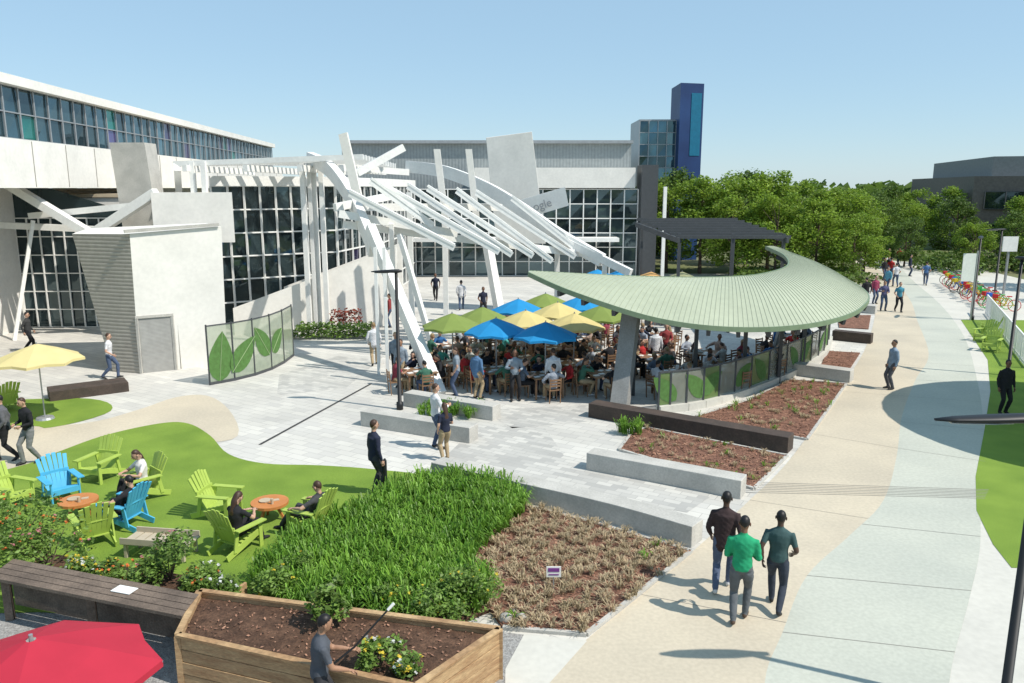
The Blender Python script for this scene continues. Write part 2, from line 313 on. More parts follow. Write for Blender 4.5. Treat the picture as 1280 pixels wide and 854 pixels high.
B().face([(-30,40.02,5.6),(-19.2,40.42,5.6),(-19.2,40.42,5.8),(-23,40.25,7.0),(-26.5,40.1,7.9),(-30,40.02,7.9)]).obj('gable_wall',glassd,gl)
g=B(); g.beam((-26.5,37,9.3),(-19.8,36.8,5.1),.5,.35).beam((-22.8,37.6,5.8),(-17.6,37.2,6.3),.4,.28).beam((-16.4,36.8,6.9),(-19.6,37,5.0),.5,.4).beam((-23.6,36.5,0),(-22.6,37.4,5.6),.16,.16).beam((-30,38,5.6),(-19.5,38.3,5.1),.3,.3); g.obj('slanted_beams',white,gl)
B().prism([(-30,40.6),(-15.6,42.6),(-15.6,60),(-30,60)],0,6.6).obj('white_wall',offw,gl)
B().prism([(-30.1,40.5),(-15.5,42.5),(-15.5,60),(-30.1,60)],6.62,6.8).obj('roof',M('tan_roof',(.5,.42,.3)),gl)
B().prism([(-16.4,36.2),(-13.0,37.0),(-13.2,37.6),(-16.5,37.2)],4.6,6.9).obj('parapet_panel',offw,gl)
tp=B(); tp.hexa([(-18.6,38,4),(-16.9,38,4),(-16.9,39.2,4),(-18.6,39.2,4),(-18.95,38,9.2),(-17.3,38,9.2),(-17.3,39.2,9.2),(-18.95,39.2,9.2)]); tp.obj('concrete_chimney',conc)
# kiosk
kk=E('concrete_kiosk'); g=B()
bt=[(-15.7,30.05),(-14.5,29.75),(-11.7,31.45),(-13.4,34.4),(-16.6,33.4)]; tt=[(-17.1,30.7),(-14.4,29.75),(-11.55,31.45),(-13.3,34.5),(-18.2,34)]
zt=[5.35,5.4,5.6,5.6,5.4]
for i in range(5):
    j=(i+1)%5; g.face([(*bt[i],0),(*bt[j],0),(*tt[j],zt[j]),(*tt[i],zt[i])],1 if i in(0,4) else 0)
g.face([(*tt[i],zt[i]) for i in range(5)],0); g.obj('walls',[offw,slatc],kk)
d=(Vc((-11.7,31.45,0))-Vc((-14.5,29.75,0))).normalized(); n=Vc((d.y,-d.x,0)); A=Vc((-14.5,29.75,0))
def onw(u,z,o=.02): return A+d*u+n*o+Vc((0,0,z))
B().hexa([onw(.12,0,-.05),onw(1.25,0,-.05),onw(1.25,0,.03),onw(.12,0,.03),onw(.12,2.15,-.05),onw(1.25,2.15,-.05),onw(1.25,2.15,.03),onw(.12,2.15,.03)]).obj('door',stripeM('roller_door',(.36,.355,.335),.85,6,bd=.003),kk)
g=B(); g.beam(onw(.05,0,.04),onw(.05,2.2,.04),.09,.09).beam(onw(1.32,0,.04),onw(1.32,2.2,.04),.09,.09).beam(onw(0,2.22,.04),onw(1.37,2.22,.04),.09,.1); g.obj('door_frame',conc,kk)
B().beam(onw(-.1,5.5,.06),onw(3.3,5.68,.06),.25,.12).obj('coping',conc,kk)
g=B(); g.beam(onw(.02,3.6,.012),onw(3.3,3.6,.012),.02,.02).beam(onw(1.5,.02,.012),onw(1.5,5.4,.012),.02,.02); g.obj('panel_joints',joint,kk)
# centre glass pavilion
cp=E('glass_pavilion')
for a,b,nu in(((-15.3,40.5),(-9.8,44),8),((-9.8,44),(-8.5,52),7),((-8.5,52),(-7.9,64),8)):
    cw(cp,a,b,.0,7.2,nu,6,glassd,white,.09,tint=.03)
    B().beam((*a,7.45),(*b,7.45),.35,.5).obj('roof_edge',white,cp)
B().prism([(-15.3,40.8),(-10,44.2),(-8.8,52),(-8.2,64),(-15.3,64)],7.2,7.5).obj('roof',concl,cp)
g=B()
for i in range(13): g.beam((-15.8+i*.12,37.5+i*.5,8.2+.02*i),(-6.8+i*.05,36.8+i*.5,8.5-.02*i),.12,.24)
for x in(-14.8,-12,-9.5,-7.6): g.beam((x-.3,37.0,8.0),(x+.6,44,7.95),.22,.3)
g.beam((-15.6,37.4,8.1),(-16.2,38.8,7.0),.3,.5)
g.obj('roof_trellis',white,cp)
g=B(); 
for x,y in((-14.9,37.4),(-14.3,37.2),(-10.1,38.6),(-9.75,39.4),(-9.3,39.0)): g.beam((x,y,0),(x,y,8.3),.22,.22)
g.obj('columns',white,cp)
g=B()
g.hexa([(-13.6,37.8,0),(-6,40.8,0),(-6,41.05,0),(-13.6,38.05,0),(-13.6,37.8,1.35),(-6,40.8,4.1),(-6,41.05,4.1),(-13.6,38.05,1.35)])
g.hexa([(-12,41.0,0),(-6,42.8,0),(-6,43.05,0),(-12,41.25,0),(-12,41.0,2.0),(-6,42.8,4.2),(-6,43.05,4.2),(-12,41.25,2.0)]); g.obj('ramp_wall',offw,cp)
# ---------------- trellis sculpture ----------------
ts=E('steel_trellis_arch')
def curvebeam(b,pts,w,h,n=5):
    c=cr(pts,n); P=[Vc(p) for p in c]; N=len(P); o=len(b.V)
    for i,p in enumerate(P):
        t=(P[min(i+1,N-1)]-P[max(i-1,0)]).normalized(); x=Vc((t.y,-t.x,0)).normalized(); y=x.cross(t).normalized()
        b.V+=[tuple(p-x*w/2-y*h/2),tuple(p+x*w/2-y*h/2),tuple(p+x*w/2+y*h/2),tuple(p-x*w/2+y*h/2)]
    for i in range(N-1):
        for k in range(4): b.F.append((o+i*4+k,o+i*4+(k+1)%4,o+i*4+4+(k+1)%4,o+i*4+4+k)); b.I.append(0)
    b.F+=[(o+3,o+2,o+1,o),tuple(o+(N-1)*4+k for k in range(4))]; b.I+=[0,0]
g=B(); curvebeam(g,[(-9.8,39,8.5),(-8.4,37,7.95),(-7,34.6,6.7),(-6,32.7,5.3),(-5.6,31.8,4.6)],.34,.62); curvebeam(g,[(-5.75,32.0,5.5),(-2.5,26.4,0)],.34,.5,1); g.obj('curved_rafter',white,ts)
g=B(); curvebeam(g,[(-5.5,42,8.2),(-3.4,41,7.9),(-1.2,40,7.05),(.6,39,6.0),(2.3,38,4.85),(4.2,36.5,3.8)],.3,.6); curvebeam(g,[(2.6,37.6,4.6),(5.4,35.6,3.3)],.25,.35,1); g.obj('curved_rafter',white,ts)
g=B()
for a,b in (((-6.7,33,7.0),(-2.4,33,4.75)),((-5.4,34,7.25),(-.55,34,4.5)),((-4.55,35,7.3),(0,35,4.3)),((-3.75,35.6,7.2),(.95,35.6,4.2)),((-2.5,36.2,7.1),(1.85,36.2,3.9)),((-1.65,36.8,7.0),(2.95,36.8,4.05)),((0,37.4,6.75),(3.6,37.4,3.95)),((-5.9,33.5,7.5),(-3.4,34.2,5.6))):
    g.beam(a,b,.42,.1); g.beam(Vc(a)+Vc((0,-.16,-.12)),Vc(b)+Vc((0,-.16,-.12)),.06,.26)
g.obj('slat_fins',white,ts)
g=B()
for a,b in (((-7.2,33,6.05),(-2.4,34.5,5.15)),((-7.1,33.3,5.6),(3.9,37.6,3.95)),((-6.9,33.9,6.3),(-.5,37.5,6.2)),((-6.85,35.5,7.75),(-4.9,36.5,8.9)),((-7.4,33.2,6.3),(-5.2,36,6.8)),((-9.9,38.9,8.2),(-5.4,41.8,7.9))): g.beam(a,b,.2,.32)
g.obj('cross_beams',white,ts)
g=B()
g.hexa([(-6.5,34,5.2),(-6.1,34,5.1),(-6.1,34.3,5.1),(-6.5,34.3,5.2),(-7.3,34,9.3),(-6.95,34,9.4),(-6.95,34.3,9.4),(-7.3,34.3,9.3)])
for x,z in((-3.7,8.9),(-2.2,8.9)): g.hexa([(x+.35,38,5.6),(x+.65,38,5.6),(x+.65,38.2,5.6),(x+.35,38.2,5.6),(x,38,z),(x+.3,38,z),(x+.3,38.2,z),(x,38.2,z)])
g.obj('mast_fins',offw,ts)
g=B()
for x,y,z,w in((-5.15,29.6,4.9,.12),(-4.85,29.8,4.9,.12),(-4.6,28.3,3.2,.1),(-4.9,38,6.9,.24),(-3.4,40,6.6,.26),(2.2,38.2,4.7,.24),(-9.9,39.1,8.5,.18),(4.3,36.4,3.6,.22),(-5.1,33.5,5.6,.18)): g.beam((x,y,0),(x,y,z),w,w)
g.beam((-1.3,41,4.4),(-.5,40,0),.4,.4); g.beam((-4.7,33,5.2),(-3.2,32.3,0),.2,.2)
g.obj('posts',white,ts)
tw=B().hexa([(-.9,45,4),(1.9,44.6,4),(1.9,46.4,4),(-.9,46.4,4),(-1.45,45,9.85),(1.1,44.6,10.15),(1.1,46.4,10.15),(-1.45,46.4,9.85)]); tw.obj('concrete_tower',offw,bevel=.02)
sg=E('sign_slab'); B().hexa([(.2,42.2,5.35),(2.95,41.4,6.2),(2.95,41.7,6.2),(.2,42.5,5.35),(0,42.2,6.35),(2.75,41.4,7.15),(2.75,41.7,7.15),(0,42.5,6.35)]).obj('slab',white,sg)
fc=bpy.data.curves.new('lettering','FONT'); fc.body='Google'; fc.size=.62; fc.extrude=.01; fo=bpy.data.objects.new('lettering',fc); COL.objects.link(fo); fo.parent=sg
fc.materials.append(M('sign_letter',(.40,.41,.42))); 
ex=Vc((2.75,-.8,.83)).normalized(); ez=Vc((-.2,0,1)); ez=(ez-ex*ex.dot(ez)).normalized(); ey=ex.cross(ez)
mt=Matrix((ex,ez,ey)).transposed().to_4x4(); mt.translation=Vc((.42,42.08,5.68)); fo.matrix_world=mt
# ---------------- back building & towers ----------------
bb=E('office_building')
B().prism([(-14,66.3),(9.8,66.3),(9.8,90),(-14,90)],0,10.7).obj('upper_block',corr,bb)
B().beam((-14,66.15,10.8),(9.9,66.15,10.8),.5,.25).obj('coping',steel,bb)
B().prism([(-3.0,64.2),(9.9,64.2),(9.9,66.2),(-3,66.2)],7.1,8.7).obj('white_band',offw,bb)
cw(bb,(-14,64.6),(10.2,64.6),0,7.0,22,6,glass,white,.09)
B().prism([(-10,62.5),(8.5,62.5),(8.5,64.3),(-10,64.3)],2.9,3.2).obj('entrance_canopy',white,bb)
g=B(); g.prism([(10.3,63.5),(11.6,63.5),(11.6,66),(10.3,66)],0,8.9); g.obj('dark_stair_tower',dgray,bb)
B().beam((11.9,62,0),(11.9,62,7.2),.25,.25).obj('pipe_column',white,bb)
gt=E('glass_tower'); cw(gt,(12.6,80),(16.2,80),0,13.6,4,12,glassb,steel,.09); B().prism([(12.6,80.2),(16.3,80.2),(16.3,86),(12.6,86)],0,13.75).obj('core',steel,gt)
bt_=E('blue_tower'); B().prism([(16.2,78.5),(18.6,79.2),(18.6,83),(16.2,83)],0,17.0).obj('blue_panels',[M('cobalt_panel',(.018,.055,.17),(.012,.035,.12),scale=.4,rough=.5)],bt_)
B().face([(17.35,78.79,10.2),(18.4,79.1,10.2),(18.4,79.1,16.1),(17.35,78.79,16.1)]).obj('teal_stripe',M('teal_panel',(.01,.15,.26),rough=.4),bt_)
rb=E('brown_office_building'); brn=M('brown_cladding',(.17,.145,.125),(.13,.11,.095),rough=.7)
B().prism([(52,90),(80,78),(95,110),(60,120)],0,8.4).obj('walls',brn,rb); B().prism([(54.5,91),(80,80),(92,110),(62,118)],8.4,10.6).obj('penthouse',M('gray_cladding',(.26,.265,.26)),rb)
for z in(1.2,4.8): cw(rb,(53,89.4),(79,78.2),z,z+1.9,14,1,glassd,dgray,.1)
# ---------------- green crescent canopy ----------------
gc=E('green_crescent_canopy')
inn=cr([(.6,26.75,4.32),(3.3,27.0,4.15),(5.9,27.5,4.02),(8,28.1,3.98),(9.45,29.1,4.0),(10.9,31.0,4.1),(11.9,34.4,4.22),(12.4,38.5,4.3)],8)
out=cr([(.55,26.45,4.3),(2.0,25.1,3.8),(4.6,24.5,3.05),(7.2,24.5,2.75),(10.0,25.4,2.75),(12.9,28.6,2.8),(14.6,32.8,3.05),(13.2,38.7,4.2)],8)
g=B(); N=len(inn); NR=8
def rp(i,k):
    a,b=np.array(inn[i]),np.array(out[i]); t=k/NR; p=a*(1-t)+b*t; p[2]+=.22*math.sin(math.pi*t)*min(1,np.linalg.norm(b-a)/3); return p
W=NR+1;HH=N*W
for i in range(N):
    for k in range(NR+1): g.V.append(tuple(rp(i,k)))
g2=B()
for i in range(N-1):
    for k in range(NR): g.F.append((i*W+k,i*W+k+1,(i+1)*W+k+1,(i+1)*W+k)); g.I.append(0)
    for k in range(NR): g2.face([rp(i,k)-(0,0,.14),rp(i+1,k)-(0,0,.14),rp(i+1,k+1)-(0,0,.14),rp(i,k+1)-(0,0,.14)])
g.obj('roof_deck',roofg,gc,smooth=True); g2.obj('soffit',dgray,gc)
g=B()
for i in range(1,N-1):
    for f in(0,.5):
        P=[]
        for k in range(NR+1):
            p=rp(i,k)*(1-f)+rp(min(i+1,N-1),k)*f; P.append((p[0],p[1],p[2]+.006))
        for k in range(NR): g.beam(P[k],P[k+1],.012,.018)
g.obj('standing_seams',M('seam',(.40,.43,.32),rough=.6),gc)
g=B()
for i in range(N-1): g.beam((*out[i][:2],out[i][2]-.06),(*out[i+1][:2],out[i+1][2]-.06),.05,.16); g.beam((*inn[i][:2],inn[i][2]-.06),(*inn[i+1][:2],inn[i+1][2]-.06),.05,.16)
g.obj('edge_trim',M('green_trim',(.20,.27,.17),rough=.5),gc)
g=B(); g.beam((3.55,24.95,0),(4.15,26.4,3.75),.55,.5); g.beam((10.6,31.2,0),(11.3,31.0,3.9),.25,.25); g.obj('slanted_piers',concd,gc)
g=B()
for i in range(12,N-4,7): g.beam((out[i][0]*.3+inn[i][0]*.7,out[i][1]*.3+inn[i][1]*.7,0),(out[i][0]*.3+inn[i][0]*.7,out[i][1]*.3+inn[i][1]*.7,3.5),.12,.12)
for i in range(6,N-4,3): g.beam((*inn[i][:2],inn[i][2]-.27),(*out[i][:2],out[i][2]-.24),.12,.18)
g.obj('steel_frame',dgray,gc)
# curved fence
cf=E('leaf_panel_fence'); fp=cr([(4.7,24.3),(6.3,25.0),(8.4,26.8),(11.3,30),(13.4,33),(15.0,36.4)],3)
pan=B();po=B();lf=B()
def leafpts(c,u,L,Wd,tilt):
    P=[];c=Vc(c);u=Vc(u);z=Vc((0,0,1)); a=(u*math.sin(tilt)+z*math.cos(tilt)); b=u*math.cos(tilt)-z*math.sin(tilt); S=[i/9 for i in range(10)]
    for t,sg_ in [(t,1) for t in S]+[(t,-1) for t in S[-2:0:-1]]: P.append(c+a*(t-.5)*L+b*sg_*Wd/2*max(0,math.sin(math.pi*t**.75))**.85)
    return P
for i in range(len(fp)-1):
    a=Vc((*fp[i],0));b=Vc((*fp[i+1],0));t=(b-a).normalized();n=Vc((t.y,-t.x,0))
    pan.face([a+Vc((0,0,.25)),b+Vc((0,0,.25)),b+Vc((0,0,1.3)),a+Vc((0,0,1.3))],i%3!=0)
    po.beam(a,a+Vc((0,0,1.35)),.06,.06); po.beam(a+Vc((0,0,1.34)),b+Vc((0,0,1.34)),.06,.05)
    if i%3!=1: lf.face(leafpts((a+b)/2+n*.01+Vc((0,0,.78)),t,1.2,.6,1.0 if i%2 else -.8))
    po.beam(a+Vc((0,0,.12)),b+Vc((0,0,.12)),.3,.24,1)
leafG=M('leaf_graphic',(.07,.15,.035),(.09,.2,.05),scale=8)
pan.obj('panels',[veilM('green_panel',(.16,.24,.08),.85),veilM('frosted_panel',(.33,.35,.29),.6)],cf); po.obj('posts_and_kerb',[dgray,concl],cf); lf.obj('leaf_graphics',leafG,cf)
# left leaf screen
ls=E('leaf_glass_screen'); fp=[(-11.07,27.9),(-10.4,28.6),(-9.9,29.4),(-9.55,30.4),(-9.4,31.6),(-9.4,33)]; pan=B();po=B();lf=B();vn=B()
for i in range(5):
    a=Vc((*fp[i],0));b=Vc((*fp[i+1],0));t=(b-a).normalized();n=Vc((t.y,-t.x,0))
    pan.face([a+Vc((0,0,.05)),b+Vc((0,0,.05)),b+Vc((0,0,2.2)),a+Vc((0,0,2.2))]); po.beam(a,a+Vc((0,0,2.25)),.05,.05); po.beam(a+Vc((0,0,2.2)),b+Vc((0,0,2.2)),.04,.04); po.beam(a+Vc((0,0,.06)),b+Vc((0,0,.06)),.06,.1)
    if i in(0,1,2,3):
        L,tl_=((1.9,.12),(1.7,.75),(1.5,-.6),(1.3,.9))[i]; c=(a+b)/2+n*.02+Vc((0,0,(1.0,.95,1.25,1.1)[i])); lf.face(leafpts(c,t,L,(.95,.85,.8,.8)[i],tl_)); ax=t*math.sin(tl_)+Vc((0,0,math.cos(tl_))); vn.beam(c-ax*L*.48+n*.01,c+ax*L*.48+n*.01,.015,.02)
po.beam((-9.4,33,0),(-9.4,33,2.25),.05,.05)
pan.obj('panels',veilM('screen_panel',(.36,.41,.30),.72),ls); po.obj('posts',dgray,ls); lf.obj('leaf_graphics',leafG,ls); vn.obj('leaf_veins',M('vein',(.3,.4,.2)),ls)
# pergola
pg=E('louvered_pergola'); g=B()
for i in range(8): g.beam((8.0-.15*i,38.5+.8*i,4.75+.09*i),(13.6-.15*i,38.5+.8*i,4.75+.09*i),.08,.16)
for x,y in((8.2,38.6),(13.3,38.6),(7.2,43.8),(12.3,43.8),(10.8,38.6)): g.beam((x,y,0),(x,y,4.9),.14,.14)
g.beam((8.1,38.3,4.6),(6.9,44,5.1),.12,.25); g.beam((13.4,38.3,4.6),(12.3,44,5.1),.12,.25); g.obj('frame',dgray,pg)
# ---------------- props ----------------
def umbrella(name,x,y,col,h=2.6,r=1.15,z=0,rot=.3):
    e=E(name,(x,y,z)); m=M(name+'_fabric',col,tuple(c*.9 for c in col),scale=2,rough=.85,trans=.22)
    g=B(); n=8; ring=lambda rr,zz,s=0:[(rr*math.cos(rot+6.2832*k/n),rr*math.sin(rot+6.2832*k/n),zz) for k in range(n)]
    r0=ring(.05,h);r1=ring(r*.5,h-.21);r2=ring(r,h-.48)
    for k in range(n):
        j=(k+1)%n; g.face([r0[k],r0[j],r1[j],r1[k]]); 
        mid=((r2[k][0]+r2[j][0])/2*.95,(r2[k][1]+r2[j][1])/2*.95,h-.445)
        g.face([r1[k],r1[j],mid]); g.face([r1[k],mid,r2[k]]); g.face([r1[j],r2[j],mid])
        v=lambda p:(p[0],p[1],p[2]-.08)
        g.face([r2[k],mid,v(mid),v(r2[k])]); g.face([mid,r2[j],v(r2[j]),v(mid)])
    g.obj('canopy',m,e); g=B(); g.loft([(0,0,0),(0,0,h+.06)],[.022,.022],seg=8)
    for k in range(n): g.beam((0,0,h-.12),(r2[k][0],r2[k][1],h-.5),.015,.02)
    g.loft([(0,0,0),(0,0,.08)],[.28,.24],seg=14); g.obj('pole_and_ribs',[steel],e)
BL,GR,YE=(.02,.30,.64),(.25,.33,.08),(.76,.63,.27)
for x,y,c in((-2.19,28.3,GR),(-1.14,29.85,GR),(.26,32.1,BL),(1.46,33.8,GR),(1.83,31.1,YE),(2.96,33,BL),(3.5,30.3,GR),(-.56,27.2,BL),(.51,29,YE),(2.28,28.3,YE),(1.15,26.4,BL),(6,43.6,BL),(7.6,42.8,(.7,.4,.15)),(9.3,42.8,(.35,.36,.2)),(4.8,44,BL)): umbrella('patio_umbrella',x,y,c,rot=R.uniform(0,.8))
umbrella('patio_umbrella',-14.6,23.6,(.78,.66,.32),2.4,1.3); umbrella('patio_umbrella',-5.1,7.55,(.55,.03,.06),2.4,1.25)
sh=E('added_shadow_canopy',(21.1,21.3,0)); g=B(); P=[]  # unseen canopy added right of view to cast the round path shadow
for rr,zz in((0,5.9),(2,5.7),(4,5.3),(5.6,5.0)): P.append([(rr*math.cos(6.2832*k/40),rr*math.sin(6.2832*k/40),zz) for k in range(40)])
for i in range(3):
    for k in range(40): g.face([P[i][k],P[i][(k+1)%40],P[i+1][(k+1)%40],P[i+1][k]])
g.obj('fabric',M('canvas',(.6,.6,.56)),sh); B().loft([(0,0,0),(0,0,5.9)],[.15,.08]).obj('mast',steel,sh)
# lamps
lensM=M('lamp_lens',(.7,.7,.68),rough=.3)
def lamp(x,y,h=4.5,rz=0,L=1.0):
    e=E('street_lamp',(x,y,0)); e.rotation_euler=(0,0,rz); g=B(); g.loft([(0,0,0),(0,0,.25),(0,0,.26),(0,0,h)],[.11,.11,.065,.05],seg=12); g.obj('pole',black,e,True)
    g=B(); xs=[.25,.1,-.15,-.5,-.85,-1.05]; g.loft([(q*L,0,h+.03-.02*abs(q)) for q in xs],[(.05,.03),(.07,.06),(.12,.06),(.13,.05),(.1,.035),(.03,.015)],lat=(0,1,0),seg=12); g.obj('head',black,e,True)
    g=B(); g.loft([(q*L,0,h-.03) for q in(-.3,-.5,-.9)],[(.06,.012),(.1,.012),(.05,.01)],lat=(0,1,0),seg=10); g.obj('lens',lensM,e)
lamp(-3.66,24.7,4.5,L=.75); lamp(19.1,29.4,4.5,rz=2); lamp(25.2,42.4,4.5,rz=1); lamp(6.75,9.6,4.2,L=1.3); lamp(31,50,4.5)
bn=E('banner_sign',(24.6,42.2,0)); B().box((0,0,2.9),(.7,.03,1.5)).obj('banner',white,bn); B().beam((.4,0,0),(.4,0,3.8),.06,.06).obj('post',steel,bn)
bn=E('wayfinding_sign',(33.5,53,0)); B().box((0,0,3.4),(1.0,.1,1.0)).obj('panel',white,bn); B().beam((0,.08,0),(0,.08,3.9),.12,.12).obj('post',steel,bn)
sgn=E('garden_sign',(.74,12.86,0)); B().box((0,0,.42),(.26,.015,.2)).box((0,-.011,.46),(.2,.006,.07),m=1).box((0,-.011,.37),(.18,.006,.02),m=1).obj('board',[white,M('purple',(.2,.05,.25))],sgn); B().beam((0,.015,0),(0,.015,.4),.02,.02).obj('stake',steel,sgn)
bo=E('bollard',(-2.95,17.3,0)); B().loft([(0,0,0),(0,0,.9),(0,0,.95)],[.045,.045,.02]).obj('post',black,bo)
rl=E('white_railing'); g=B(); a=Vc((20.6,30.6,0));b=Vc((27.2,44.5,0))
for i in range(60): p=a.lerp(b,i/59); g.beam(p,p+Vc((0,0,1.1)),.05 if i%6 else .09,.05 if i%6 else .09)
for z in(.15,1.1): g.beam(a+Vc((0,0,z)),b+Vc((0,0,z)),.06,.06)
g.obj('pickets_and_rails',white,rl)
def adir():
    g=B()
    for i in range(6): y=.28-i*.1; g.box((0,y,.36-i*.028),(.52,.085,.022))
    for i in range(6):
        x=-.25+i*.1; t=1-abs(i-2.5)*.04; g.beam((x*.8,-.22,.22),(x*1.15,-.52,1.0*t+.03),.085,.022,up=(0,1,0))
    for s in(-1,1):
        g.box((s*.33,.02,.56),(.14,.72,.025)); g.box((s*.29,.3,.275),(.03,.09,.55)); g.beam((s*.27,.32,.34),(s*.27,-.55,.06),.03,.12); g.beam((s*.29,-.28,.55),(s*.29,-.36,.12),.03,.08)
    g.box((0,.33,.31),(.56,.025,.12)); g.beam((-.3,-.36,.6),(.3,-.36,.6),.03,.07); return g.mesh('adirondack',[bpy.data.materials[0]])
AD=adir(); lime=M('lime_paint',(.40,.52,.10),(.34,.45,.08),rough=.55); blu=M('sky_blue_paint',(.08,.42,.66),rough=.55)
for x,y,r,c in((-6.4,16.2,-1.75,lime),(-5.45,14.6,-.5,lime),(-4.25,15.4,1.2,lime),(-8.5,14.9,.7,lime),(-11.3,16.7,-1.9,lime),(-10.4,17.1,-2.33,blu),(-8.3,15.7,1.3,blu),(-8.6,17.2,2.4,lime),(-10.2,18.4,2.9,lime),(-16.5,24.6,1,lime),(22.2,36.2,2,lime),(23.2,37.5,1,lime),(21.2,34,2.4,lime)): inst('adirondack_chair',AD,(x,y,.02),r,1.0,[c])
g=B(); g.loft([(0,0,.36),(0,0,.42),(0,0,.421)],[.40,.40,.38],seg=20)
for k in range(3): a=k*2.09; g.beam((.3*math.cos(a),.3*math.sin(a),0),(.12*math.cos(a),.12*math.sin(a),.37),.05,.05)
TB=g.mesh('low_table',[M('orange_paint',(.55,.21,.06),rough=.5)])
for x,y in((-9.45,16.1),(-5.25,16.0)):
    inst('orange_side_table',TB,(x,y,.02))
    g=B(); g.loft([(x-.1,y,.44),(x-.1,y,.47)],[.12,.13],seg=10).box((x+.12,y+.05,.45),(.14,.1,.02),.4).loft([(x+.1,y-.15,.44),(x+.1,y-.15,.56)],[.03,.035],seg=8); g.obj('picnic_food',[M('kraft',(.5,.4,.28))])
g=B(); 
for i in range(7): g.box((i*.2-.6,0,.3),(.17,.55,.03))
for x in(-.6,.6): g.box((x,-.22,.15),(.06,.06,.3)).box((x,.22,.15),(.06,.06,.3))
g.box((0,.27,.36),(1.35,.03,.12)); g.box((0,-.27,.36),(1.35,.03,.12)); inst('wooden_lounger',g.mesh('lounger',[M('bleached_wood',(.50,.43,.32))]),(-6.9,14.35,.02),-.15)
g=B(); g.box((0,0,.73),(1.1,1.1,.04)); 
for s in(-1,1):
    for t in(-1,1): g.box((s*.48,t*.48,.355),(.06,.06,.71))
g.box((0,0,.66),(1,.03,.08)).box((0,0,.66),(.03,1,.08)); 
for _ in range(5): g.box((R.uniform(-.4,.4),R.uniform(-.4,.4),.762),(.2,.16,.02),R.random(),1)
DT=g.mesh('dining_table',[tablew,white])
g=B(); g.box((0,0,.44),(.42,.42,.03))
for s in(-1,1):
    g.beam((s*.19,.19,0),(s*.19,.19,.44),.03,.03); g.beam((s*.19,-.19,0),(s*.19,-.25,.86),.03,.03)
for z in(.6,.7,.8): g.beam((-.19,-.2-.06*(z-.44)/.42,z),(.19,-.2-.06*(z-.44)/.42,z),.02,.06)
CH=g.mesh('cafe_chair',[tablew])
